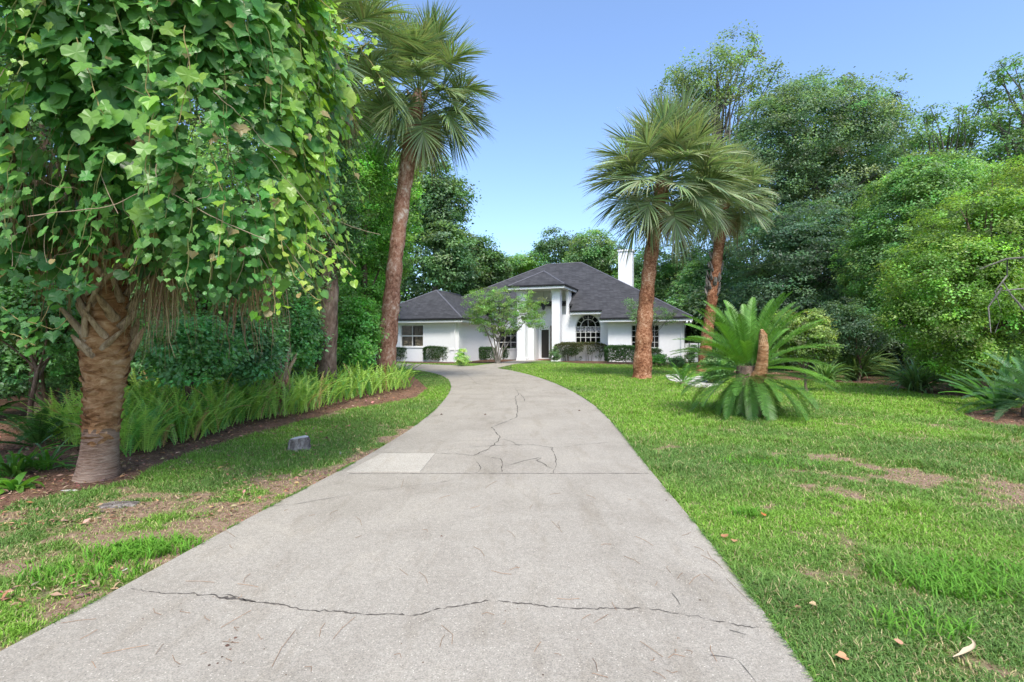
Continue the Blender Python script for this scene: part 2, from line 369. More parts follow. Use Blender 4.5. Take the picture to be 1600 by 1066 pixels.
pxr(b, [(400, 792), (520, 778), (600, 765), (700, 752)], .005, 2, .01, seed=8)
tag(b.build('driveway', [M['concrete'], M['crack'], M['joint']]), kind='structure')
pp = [gp(541, 738, dz), gp(656, 738, dz), gp(680, 709, dz), gp(597, 709, dz)]
tag(slab('p', pp, dz + .007, None, dz - .01).build('concrete_patch', M['patch']), kind='structure')
# walkway to the door
WK = [gp(738, 573), gp(772, 577.3), gp(800, 570.5), gp(835, 565), gp(866, 561.5), gp(872, 558), gp(838, 559.5), gp(790, 566)]
tag(slab('p', [(x, y) for x, y in WK], .036, None).build('walkway', M['concrete']), kind='structure')
tag(slab('p', [gp(838, 563.5), gp(866, 561.2), (4.6, 44), (1.2, 44)], .044, None).build('paver_path', M['paver']), kind='structure')
# beds
BEDL = [(-7.5, 1.2), gp(-120, 900), gp(-20, 812), gp(30, 786), gp(105, 772), gp(210, 752), (gp(232, 735)), gp(300, 708), gp(360, 690), gp(400, 678), gp(470, 660), gp(530, 642), gp(600, 632), gp(650, 622), gp(668, 608), gp(648, 590), gp(610, 580), (-9, 26.5), (-22, 24), (-60, 24), (-60, 1.2)]
tag(slab('p', BEDL, .010, None, -.02).build('leaf_litter_bed', M['litter']), kind='structure')
BEDR = [gp(1085, 584), gp(1160, 592), gp(1290, 597), gp(1380, 602), gp(1440, 616), gp(1510, 622), gp(1560, 624), gp(1640, 628), (30, 12), (80, 12), (80, 80), (16, 80), (14, 34), gp(1090, 572)]
tag(slab('p', BEDR, .010, None, -.02).build('woodland_floor', M['litter']), kind='structure')
BEDC = [gp(1505, 648), gp(1530, 662), gp(1600, 672), gp(1700, 676), gp(1720, 650), gp(1600, 637), gp(1540, 640)]
BEDC = [tuple(p) for p in smoothpts(BEDC + [BEDC[0]])][:-1]
tag(slab('p', BEDC, .016, None, -.02).build('mulch_ring', M['litter']), kind='structure')
BEDH = [gp(610, 566.2), gp(715, 568.6), gp(775, 566.8), gp(826, 562.6), (1.2, 42), (-3, 43), (-12, 42)]
tag(slab('p', BEDH, .014, None, -.02).build('mulch_bed', M['mulch']), kind='structure')
BEDH2 = [gp(862, 564), gp(905, 568), gp(995, 571), gp(1040, 571), gp(1090, 566), (13, 40), (4.6, 44)]
tag(slab('p', BEDH2, .014, None, -.02).build('mulch_bed', M['mulch']), kind='structure')
BARE = [DW, WK, BEDL, BEDR, BEDC, BEDH, BEDH2]

# ------------------------------------------------------------------ grass
LY = np.array([p[1] for p in Lw[:40]]); LX = np.array([p[0] for p in Lw[:40]])
def lawn_dens(X, Y):
    n = fbm(X, Y, 1.3, 5); n2 = fbm(X, Y, .33, 9); n3 = fbm(X, Y, .12, 17)
    edge = np.where(X < 0, .07 * np.clip((9 - Y) / 5, 0, 1), 0)
    dl = np.interp(Y, LY, LX) - X; edge = edge + np.where((X < 0) & (Y < 9), .2 * np.clip(1 - dl / .45, 0, 1), 0)
    worn = .055 * np.exp(-(((X - 4.6) / 1.7) ** 2 + ((Y - 5.6) / .9) ** 2)) + .08 * np.exp(-(((X - 4.6) / .9) ** 2 + ((Y - 3.3) / .5) ** 2)) + .09 * np.exp(-(((X - 3.2) / 1.7) ** 2 + ((Y - 8.2) / 1) ** 2))
    return np.clip((.4 * n + .36 * n2 + .24 * n3 - .315 - edge - worn) * 5.5 + .25, 0, 1), n, n2
def lawn_sheet():
    xs = np.arange(-13, 24, .1); ys = np.arange(.5, 34, .1); GX, GY = np.meshgrid(xs, ys); d, _, _ = lawn_dens(GX.ravel(), GY.ravel())
    d = np.where(GY.ravel() > 11, np.maximum(d, .75), d)
    nx, ny = len(xs), len(ys); i = (np.arange(ny - 1)[:, None] * nx + np.arange(nx - 1)[None]).ravel(); b = MB()
    b.add(np.stack([GX.ravel(), GY.ravel(), np.full(GX.size, .004)], -1), np.stack([i, i + 1, i + nx + 1, i + nx], -1), 0, np.stack([d, d, d], -1))
    tag(b.build('lawn_turf', M['turf']), kind='structure')
def lawn_grass():
    b = MB(); r = np.random.default_rng(3)
    N = 1650000
    # distance with density falling off
    u = r.random(N); Y = 1.7 * (36 / 1.7) ** (u ** .85); k = r.uniform(-1.25, 1.25, N); X = k * (Y + .9)
    P = np.stack([X, Y], -1); keep = np.ones(N, bool)
    for q in BARE: keep &= ~inpoly(P, q)
    keep &= ~((X < -7) & (Y < 24)); keep &= ~((Y > 33.5))
    P = P[keep]; X, Y = P.T
    # patchiness
    dens, n, n2 = lawn_dens(X, Y)
    dens = np.maximum(dens, .16)
    dens = np.where(Y > 11, np.maximum(dens, .7), dens)
    kp = r.random(len(X)) < dens; X, Y, n, n2, dens = X[kp], Y[kp], n[kp], n2[kp], dens[kp]
    m = len(X); dist = np.hypot(X, Y)
    s = (1 + np.clip(dist - 3.5, 0, 60) * .1)
    tuft = np.clip((fbm(X, Y, .5, 21) - .62) * 8, 0, 1) * (X > 1)
    h = r.uniform(.014, .04, m) * (.45 + .6 * dens) * (1 + 1.0 * tuft) * np.minimum(s, 1.7)
    wd = r.uniform(.0018, .0036, m) * s
    az = r.uniform(0, 2 * pi, m); d = np.stack([np.cos(az), np.sin(az), np.zeros(m)], -1)
    sd = np.stack([-np.sin(az), np.cos(az), np.zeros(m)], -1)
    lean = r.uniform(.3, 1.5, m) * h
    b0 = np.stack([X, Y, np.zeros(m)], -1)
    p1 = b0 + d * (lean * .35)[:, None]; p1[:, 2] = h * .62; p2 = b0 + d * lean[:, None]; p2[:, 2] = h * r.uniform(.7, 1.05, m)
    Pp = np.stack([b0, p1, p2], 1); W = np.stack([sd * wd[:, None], sd * wd[:, None] * .8, sd * wd[:, None] * .12], 1)
    hue = fbm(X, Y, 2.2, 33)
    A = np.array([.14, .25, .06]); B = np.array([.215, .385, .05])
    t = np.clip((hue - .35) * 2.6 + np.clip((Y - 7) / 8, 0, .8) * (X > 0), 0, 1)[:, None]
    col = (A * (1 - t) + B * t) * (1 + r.normal(0, .22, (m, 1)))
    dry = (r.random(m) < .10 + .75 * np.clip(.8 - dens, 0, 1))[:, None]
    col = np.where(dry, np.array([.46, .38, .2]) * (1 + r.normal(0, .25, (m, 1))), col)
    b.strips(Pp, W, 0, np.clip(col, .01, .9))
    # blades leaning over the driveway edges
    for E in (Lw, Rw):
        E = np.array(E); k = r.integers(0, len(E) - 1, 9000); t_ = r.random(9000)[:, None]; e = E[k] * (1 - t_) + E[k + 1] * t_; sgn = -1 if E is not None and E[0][0] < 0 else 1
        L_ = np.linalg.norm(E[k + 1] - E[k], axis=1); ok = (r.random(9000) < L_ / L_.max() * 3) & (e[:, 1] > 1.6) & (e[:, 1] < 20) & (fbm(e[:, 0], e[:, 1], .5, 61) > (.6 if sgn < 0 else .42)); e = e[ok]; m_ = len(e)
        bx = e + np.stack([sgn * np.abs(r.normal(.012, .02, m_)), r.normal(0, .01, m_)], -1); az = r.uniform(-1.4, 1.4, m_) + (pi if sgn > 0 else 0); h = r.uniform(.03, .06, m_)
        d = np.stack([np.cos(az), np.sin(az), 0 * az], -1); sd = np.stack([-np.sin(az), np.cos(az), 0 * az], -1); s_ = (1 + np.clip(e[:, 1] - 3, 0, 20) * .1)[:, None]
        b0 = np.concatenate([bx, np.zeros((m_, 1))], 1); p1 = b0 + d * (h * .3)[:, None]; p1[:, 2] = h * .8; p2 = b0 + d * (h * .9)[:, None]; p2[:, 2] = h * .75
        b.strips(np.stack([b0, p1, p2], 1), np.stack([sd * .0025 * s_, sd * .002 * s_, sd * .0004 * s_], 1), 0, jit((.14, .27, .05), m_, .25, r))
    # taller coarse tufts
    for (px, py, rad, nn) in [(1500, 905, .42, 900), (1540, 925, .35, 600), (250, 858, .25, 420), (200, 868, .22, 380), (1170, 722, .35, 260), (1230, 728, .4, 260), (1175, 808, .12, 160), (130, 900, .3, 300), (1440, 985, .2, 200), (600, 0, 0, 0)]:
        if not nn: continue
        x, y = gp(px, py); a = r.uniform(0, 2 * pi, nn); q = rad * np.sqrt(r.random(nn))
        bx, by = x + q * np.cos(a) * 1.3, y + q * np.sin(a) * .7
        az = r.uniform(0, 2 * pi, nn); h = r.uniform(.05, .1, nn)
        d = np.stack([np.cos(az), np.sin(az), np.zeros(nn)], -1); sd = np.stack([-np.sin(az), np.cos(az), np.zeros(nn)], -1)
        b0 = np.stack([bx, by, np.zeros(nn)], -1); p1 = b0 + d * (h * .3)[:, None]; p1[:, 2] = h * .6; p2 = b0 + d * (h * .9)[:, None]; p2[:, 2] = h * .85
        b.strips(np.stack([b0, p1, p2], 1), np.stack([sd * .004, sd * .0035, sd * .0005], 1), 0, jit((.14, .32, .035), nn, .15, r))
    tag(b.build('grass', M['grass']), 'short green lawn grass with thin patches either side of the driveway', 'grass', kind='stuff')
lawn_sheet(); lawn_grass()

# ------------------------------------------------------------------ foliage helpers
QL = [(0, 0, 0), (.32, .42, .07), (0, 1, -.05), (-.32, .42, .07)]; QF = [(0, 1, 2, 3)]
LL = [(0, 0, 0), (.27, .25, .05), (.25, .62, .03), (0, 1, -.1), (-.25, .62, .03), (-.27, .25, .05)]; LF = [(0, 1, 2, 3), (0, 3, 4, 5)]
def cloud(b, blobs, nclump, per, cr, ls, col, seed=0, mi=0, shell=.5, flat=.5, var=.2, tmpl=(QL, QF), up=.9, droop=.2, cvar=.28, cut=None, outr=1.05):
    col = np.asarray(col) * 1.85 + np.array([.028, .018, .034])
    r = np.random.default_rng(seed); cs = np.array([c for c, _ in blobs], float); rs = np.array([q for _, q in blobs], float)
    wgt = (rs[:, 0] * rs[:, 1] + rs[:, 0] * rs[:, 2] + rs[:, 1] * rs[:, 2]); bi = r.choice(len(blobs), nclump, p=wgt / wgt.sum())
    d = unit(r.normal(0, 1, (nclump, 3))); rad = shell + (outr - shell) * r.random(nclump) ** .6 + (r.random(nclump) < .14) * r.uniform(.02, .11, nclump)
    cc = cs[bi] + d * rs[bi] * rad[:, None]
    ok = cc[:, 2] > .15
    if cut is not None: ok &= cut(cc)
    cc, d = cc[ok], d[ok]; n = len(cc)
    csz = cr * r.uniform(.6, 1.35, n); ccol = np.clip(np.asarray(col) * (1 + r.normal(0, cvar, (n, 1))) * (1 + r.normal(0, .09, (n, 3))), .004, .9)
    idx = np.repeat(np.arange(n), per); m = len(idx)
    off = r.normal(0, 1, (m, 3)) * .55; off[:, 2] *= flat
    off = off * csz[idx][:, None]
    # tilt the clump disc with the outward direction
    p = cc[idx] + off + d[idx] * (-(off * d[idx]).sum(1) * .3)[:, None]
    nrm = d[idx] * .7 + np.array([0, 0, up]) + r.normal(0, .55, (m, 3)); tip = unit(off) * .8 + r.normal(0, .6, (m, 3)) - np.array([0, 0, droop])
    X, Y, Z = basis(nrm, tip)
    b.inst(tmpl[0], tmpl[1], p, X, Y, Z, ls * r.uniform(.6, 1.3, m), mi, np.clip(ccol[idx] * (1 + r.normal(0, var, (m, 1))), .004, .9))
    return cc
def limbs(b, base, top, r0, targets, seed=0, mi=0, sides=8, wob=.12, n=9):
    r = np.random.default_rng(seed); base = np.array(base, float); top = np.array(top, float)
    t = np.linspace(0, 1, n)[:, None]; P = base + (top - base) * t; P[1:-1] += np.cumsum(r.normal(0, wob, (n - 2, 3)), 0) * np.array([1, 1, .2]) * .5
    rad = r0 * (1 - .75 * t[:, 0]); rad[0] *= 1.35
    b.tube(P, rad, sides + 4, mi, nz=.05, seed=seed)
    for q in targets:
        k = r.integers(int(n * .35), n - 1); s = P[k]; q = np.array(q); u = np.linspace(0, 1, 6)[:, None]
        mid = (s + q) / 2 + r.normal(0, .15, 3) * np.linalg.norm(q - s) * .5 + np.array([0, 0, .08]) * np.linalg.norm(q - s)
        Q = (1 - u) ** 2 * s + 2 * u * (1 - u) * mid + u ** 2 * q
        b.tube(Q, rad[k] * .45 * (1 - .85 * u[:, 0]) + .008, 5, mi)
NOTREE = []
def tree(name, label, cat, px, Y, top_px, blobs, nclump, per, cr, ls, col, seed, bark='bark', r0=.25, group=None, nl=10, **kw):
    """blobs: (px, py, dY, rx_px, rz_px, ry_m) in photo terms at depth Y, converted to metres at the tree's own place."""
    X = (px - CX) / F * Y; root = thing(name, label, cat, (X, Y, 0), 0, group)
    B = []
    for (bx, by, dy, rx, rz, ry) in blobs:
        c = at(bx, by, Y + dy) - np.array([X, Y, 0]); s = (Y + dy) / F; B.append((c, (rx * s, ry, rz * s)))
    cb = MB(); cc = cloud(cb, B, nclump, per, cr, ls, col, seed, **kw); cb.build('crown', M['leaf'], root)
    tb = MB(); r = np.random.default_rng(seed + 5); pick = cc[r.choice(len(cc), min(nl, len(cc)), replace=False)]
    top = np.mean([c for c, _ in B], 0) + np.array([0, 0, max(q[2] for _, q in B) * .3]); top[0] *= .7
    limbs(tb, (0, 0, -.05), top, r0, pick, seed); tb.build('trunk', M[bark], root, True)
    return root

# ------------------------------------------------------------------ palms
def fan_frond(b, elev, L_pet, L, seed, col, nseg=46, dead=False, pr=.016):
    r = np.random.default_rng(seed)
    # petiole + costa path in the XZ plane
    n = 14; tot = L_pet + L * .5; s = np.linspace(0, tot, n); bend = R((10 + 22 * r.random()) if not dead else 22) * (s / tot) ** 1.7 * (1.1 if elev < R(50) else .8)
    e = elev - bend; dx = np.cos(e); dzz = np.sin(e); ds = tot / (n - 1)
    P = np.stack([np.cumsum(dx) * ds, r.normal(0, .01, n).cumsum(), np.cumsum(dzz) * ds], -1); P -= P[0]
    b.tube(P, np.linspace(pr, pr * .35, n), 5, 1, np.array([.16, .24, .05]) if not dead else np.array([.3, .2, .11]))
    k = nseg; t = np.linspace(-1, 1, k); f = L_pet + L * .5 * (1 - np.abs(t)) ** 1.1
    A = np.stack([np.interp(f, s, P[:, i]) for i in range(3)], -1)
    T = np.gradient(P, axis=0); T = unit(T); TT = unit(np.stack([np.interp(f, s, T[:, i]) for i in range(3)], -1))
    S = np.tile([0, 1.0, 0], (k, 1)); Nn = np.cross(TT, S)
    ph = t * R(118); dirs = np.cos(ph)[:, None] * TT + np.sin(ph)[:, None] * S - Nn * (-.0) 
    up = unit(np.cross(S, TT)) * -1; up *= np.sign(up[:, 2:3] + 1e-6)
    dirs = unit(dirs + up * (.28 * np.abs(np.sin(ph)))[:, None] + r.normal(0, .04, (k, 3)))
    Ls = L * (.92 - .3 * np.abs(t) ** 2) * r.uniform(.88, 1.08, k); m = 6
    q = np.linspace(0, 1, m); droop = (r.uniform(.08, .32, k) if not dead else r.uniform(.6, 1.0, k))
    Pp = A[:, None] + dirs[:, None] * (Ls[:, None] * q)[..., None]
    Pp[..., 2] -= (droop * Ls)[:, None] * q ** 2.4 * .75
    Pp[..., :2] -= (dirs[:, None, :2] * (droop * Ls)[:, None, None] * (q ** 3.2)[None, :, None] * .22)
    Wv = unit(np.cross(np.diff(Pp, axis=1, append=Pp[:, -1:] * 2 - Pp[:, -2:-1]), up[:, None] + r.normal(0, .35, (k, 1, 3))))
    wp = np.array([.5, .95, 1, .8, .45, .08]) * (.0155 if not dead else .012) * L
    c0 = jit(col, k, .26, r)[:, None] * np.ones((1, m, 1))
    if not dead:
        tipc = np.clip((q - .72) / .28, 0, 1)[None, :, None] * r.uniform(0, .8, (k, 1, 1)); c0 = c0 * (1 - tipc) + np.array([.3, .26, .12]) * tipc
    b.strips(Pp, Wv * wp[None, :, None], 0, np.clip(c0, .004, .9))
def frond_set(tagname, classes, L_pet, L, col, seed, nseg=46, dead=False, mats=None):
    out = []
    for i, e in enumerate(classes):
        b = MB(); fan_frond(b, R(e), L_pet, L, seed + i, col, nseg, dead); out.append(b.mesh(tagname, mats or [M['palm_leaf'], M['palm_leaf']]))
    return out
def palm(label, base, top, r0, r1, bark, fronds, nfr, seed, scale=1.0, dead=None, ndead=0, group=None, curve=.3, boots=0, elrange=None):
    r = random.Random(seed); base = np.array(base, float); top = np.array(top, float) - base
    root = thing('palm_tree', label, 'palm tree', tuple(base), 0, group)
    n = 60; t = np.linspace(0, 1, n); P = t[:, None] * top; P[:, 0] += curve * np.sin(pi * t)
    rad = r0 + (r1 - r0) * np.minimum(1, t * 2.2) + .045 * np.exp(-t * 22) + .012 * np.sin(t * 60 + seed)
    rad = rad * (1 + np.random.default_rng(seed).normal(0, .02, n)) * np.where(t > .95, 1 - (t - .95) * 14, 1)
    b = MB(); b.tube(P, rad, 26, 0, nz=.035, seed=seed); b.build('trunk', M[bark], root, True)
    tp = P[-1]
    order = sorted(range(nfr), key=lambda i: i)
    for i in range(nfr):
        c = int(i / nfr * len(fronds)); me = fronds[min(c, len(fronds) - 1)]
        a = i * 2.39996 + r.uniform(-.3, .3)
        link('frond', me, root, tuple(tp + np.array([cos(a) * r1 * .6, sin(a) * r1 * .6, -.42 * scale * (i / nfr) + .08])), (r.uniform(-.35, .35), r.uniform(-.14, .14), a), scale * r.uniform(.88, 1.08))
    for i in range(ndead):
        a = i * 2.39996 + r.uniform(-.4, .4); me = dead[i % len(dead)]
        link('dead_frond', me, root, tuple(tp + np.array([cos(a) * r1 * .8, sin(a) * r1 * .8, -.65 * scale])), (0, 0, a), scale * r.uniform(.6, .9))
    for i in range(boots):
        a = r.uniform(0, 2 * pi); z = tp[2] - .25 - r.uniform(0, .7); bb = MB()
        d = np.array([cos(a), sin(a), 0]); s0 = np.interp(z, P[:, 2], P[:, 0]), np.interp(z, P[:, 2], P[:, 1])
        s = np.array([s0[0], s0[1], z]) + d * r1 * .8; e = s + d * .16 + np.array([0, 0, .3])
        bb.tube([s, (s + e) / 2 + d * .04, e], [.05, .045, .03], 5); bb.build('boot', M['boot'], root)
    return root
GREEN = (.068, .13, .036); GREEN2 = (.10, .155, .06)
el = [84, 68, 76, 52, 64, 38, 50, 24, 34, 10, 18, -4, 4, -18, -10, -34, -26, -48]
FR = frond_set('frond', el, 1.0, 1.15, (.265, .34, .175), 100, 56)
FRL = frond_set('frond', el, 1.0, 1.12, (.215, .295, .13), 200, 56)
DEADF = frond_set('dead_frond', [-62, -72, -80], .9, 1.0, (.3, .215, .13), 300, 40, True, [M['dry'], M['dry']])

palm('tall slim palm leaning right, with a patchy rust trunk at the left lawn edge', (*gp(600, 604), 0), at(655, 138, 17.2), .33, .24, 'palm_patch', FRL, 80, 4, 1.08, DEADF, 7, curve=-.12, boots=12)
palm('full headed palm with a stout red brown trunk on the lawn right of the driveway', (*gp(1003, 592), 0), at(1038, 272, 20.6), .36, .27, 'palm_red', FR, 94, 9, 1.3, DEADF, 6, curve=-.18, boots=12)
p4 = palm('palm with a grey shaggy band halfway up its trunk, behind the full headed palm', ((1098 - 800) / F * 25, 25, 0), at(1134, 300, 25), .29, .24, 'palm_red', FR, 76, 14, 1.02, DEADF, 4, curve=0, boots=8)
bb = MB(); r = np.random.default_rng(8)
for i in range(46):
    a = r.uniform(0, 2 * pi); z = r.uniform(3.6, 5.6); d = np.array([cos(a), sin(a), 0]); s = np.array([1.1 * z / 8.8, 0, z]) + d * .22
    bb.tube([s, s + d * .09 + np.array([0, 0, .14]), s + d * .13 + np.array([0, 0, .36])], [.07, .06, .02], 5)
bb.build('boot_band', M['bark_grey'], p4)
palm('palm with drooping dark fronds and a dead skirt rising behind the hanging vine', (-4.75, 13, 0), at(508, 60, 12.4), .26, .22, 'bark', FRL, 46, 21, 1.0, DEADF, 28, curve=.1, boots=10)

# ------------------------------------------------------------------ near palm on the left with boots
NP = np.array([*gp(146, 748), 0.0])
npalm = thing('palm_tree', 'thick trunked palm with crossed boots at far left, smothered by vine', 'palm tree', tuple(NP))
n = 90; t = np.linspace(0, 1, n); Z = t * 4.6
P = np.stack([.04 + .26 * t ** .8, 0 * t, Z], -1); rad = .178 + .035 * np.exp(-Z * 5) - .02 * np.sin(Z * 3) + .03 * np.exp(-((Z - 1.35) / .25) ** 2)
def npx(z): return np.array([np.interp(z, Z, P[:, 0]), 0, z])
b = MB(); kk = (Z < .52).sum(); b.tube(P[kk - 1:], rad[kk - 1:] * (1 + rng.normal(0, .018, n - kk + 1)), 40, 0, nz=.03, seed=2); b.tube(P[:kk + 1], rad[:kk + 1] * 1.01, 40, 1, nz=.012, seed=3)
b.build('trunk', [M['palm_near'], M['palm_grey']], npalm, True)
r = np.random.default_rng(31)
# fibre flakes clinging to the trunk
b = MB()
for i in range(80):
    a = r.uniform(0, 2 * pi); z = r.uniform(.4, 1.55); d = np.array([cos(a), sin(a), 0]); tg = np.array([-sin(a), cos(a), 0])
    R0 = np.interp(z, Z, rad) + r.uniform(.0, .012); w_ = r.uniform(.04, .11); h_ = r.uniform(.025, .07); sk = r.uniform(-.6, .6)
    m_ = 7; q = np.linspace(-1, 1, m_); P_ = npx(z) + np.stack([np.cos(a + q * w_ / R0) * (R0 + .006 * (1 - q ** 2)), np.sin(a + q * w_ / R0) * (R0 + .006 * (1 - q ** 2)), q * w_ * sk], -1)
    W_ = np.stack([d[0] * .012 * np.ones(m_), d[1] * .012 * np.ones(m_), h_ * .5 * (1 - q ** 2 * .9)], -1)
    b.strips(P_[None], W_[None], 0)
tag(b.build('bark_flakes', M['palm_near'], npalm), kind='stuff')
for i in range(58):
    z = 1.3 + i * .024 + r.uniform(-.03, .03); a = i * 2.4 + r.uniform(-.3, .3); d = np.array([cos(a), sin(a), 0]); tg = np.array([-sin(a), cos(a), 0]) * (1 if i % 2 else -1)
    R0 = .185; s = npx(z) + d * (R0 - .01) - tg * .05; out = r.uniform(.04, .12) if i % 6 else .24
    e = s + tg * r.uniform(.08, .2) + d * out + np.array([0, 0, r.uniform(.2, .34)]); mid = (s + e) / 2 + d * (.05 - out * .2)
    u = np.linspace(0, 1, 6)[:, None]; Q = (1 - u) ** 2 * s + 2 * u * (1 - u) * mid + u ** 2 * e
    b = MB(); wdt = np.array([.058, .05, .042, .036, .028, .012]) * r.uniform(.65, 1.0); b.tube(Q, wdt, 8, nz=.06, seed=i)
    o = b.build('boot', M['boot'], npalm, True)
# hanging dry thatch
def thatch(b, c, rad_, z0, z1, n, seed, col=(.33, .235, .15), w=.006, spread=.25):
    r = np.random.default_rng(seed); a = r.uniform(0, 2 * pi, n); q = rad_ * (.5 + .6 * r.random(n)); z = r.uniform(z0, z1, n); L = r.uniform(.35, .95, n); m = 6
    s = np.linspace(0, 1, m); d = np.stack([np.cos(a), np.sin(a), 0 * a], -1)
    P = np.array(c) + (d * q[:, None])[:, None] + d[:, None] * (spread * r.uniform(0, 1, n)[:, None] * np.sqrt(s))[..., None] + r.normal(0, .022, (n, m, 3)).cumsum(1)
    P[..., 2] = z[:, None] - L[:, None] * s; W = np.stack([-np.sin(a + r.normal(0, .5, n)), np.cos(a), 0 * a], -1)[:, None] * (w * r.uniform(.4, 1.5, (n, 1)) * (1 - s * .8))[..., None]
    b.strips(P, W, 0, jit(col, n, .25, r))
b = MB(); thatch(b, npx(2.9), .26, 2.85, 3.8, 700, 5); thatch(b, npx(3) + np.array([-.35, -.95, 0]), .16, 3.0, 3.8, 420, 6, w=.009); thatch(b, npx(3) + np.array([.55, -.05, 0]), .15, 2.1, 2.5, 210, 7)
thatch(b, npx(3) + np.array([1.25, .5, 0]), .3, 2.1, 2.6, 170, 8); thatch(b, npx(3) + np.array([-.9, .3, 0]), .2, 2.4, 3.6, 300, 9)
b.build('dead_thatch', M['dry'], npalm)
for i in range(18):
    me = FRL[min(17, i // 2)]; a = i * 2.4; link('frond', me, npalm, tuple(npx(4.5)), (0, 0, a), .95)

# ------------------------------------------------------------------ the vine
def leaf_shape(kind):
    if kind == 0:     # five pointed
        o = [(0, 0), (.16, -.14), (.34, -.1), (.42, .12), (.62, .26), (.4, .4), (.34, .62), (.16, .66), (0, 1.0)]
    elif kind == 1:   # heart
        o = [(0, 0), (.14, -.16), (.36, -.14), (.5, .06), (.5, .3), (.4, .52), (.25, .74), (.1, .9), (0, 1.0)]
    elif kind == 2:   # three pointed
        o = [(0, 0), (.12, -.12), (.34, -.12), (.48, .02), (.58, .3), (.42, .44), (.3, .56), (.16, .74), (0, 1.0)]
    else:             # round
        o = [(0, 0), (.16, -.12), (.38, -.06), (.5, .16), (.52, .4), (.42, .64), (.26, .8), (.1, .88), (0, .93)]
    o = np.array(o); n = len(o)
    V = [(0, .3, .0)]
    for x, y in o: V.append((x, y, .10 * x - .22 * max(0, y - .35) ** 2 - .25 * x * x + (.05 if abs(x) > .4 else 0)))
    for x, y in o[1:-1][::-1]: V.append((-x, y, .10 * x - .22 * max(0, y - .35) ** 2 - .25 * x * x + (.05 if abs(x) > .4 else 0)))
    V[0] = (0, .3, -.03); k = len(V) - 1
    return V, [(0, 1 + i, 1 + (i + 1) % k) for i in range(k)]
LS = [leaf_shape(i) for i in range(4)]
def vine_leaves(b, pos, outn, size, col, r, kinds=(0, 1, 2, 3), face=1.0):
    n = len(pos); nrm = outn * face + np.array([0, 0, .55]) + r.normal(0, .33, (n, 3))
    tip = np.array([0, 0, -1.0]) + outn * .35 + r.normal(0, .38, (n, 3)); X, Y, Zz = basis(nrm, tip); kd = r.choice([0, 0, 2, 2, 1, 3], n) if len(kinds) == 4 else r.choice(kinds, n)
    wsc = r.uniform(.75, 1.15, (n, 1)); brown = r.random(n) < .02; col = np.where(brown[:, None], np.array([.35, .27, .12]), col)
    for k in set(kinds):
        q = kd == k
        if q.sum(): b.inst(*LS[k], pos[q], X[q] * wsc[q], Y[q], Zz[q], size[q], 0, col[q])
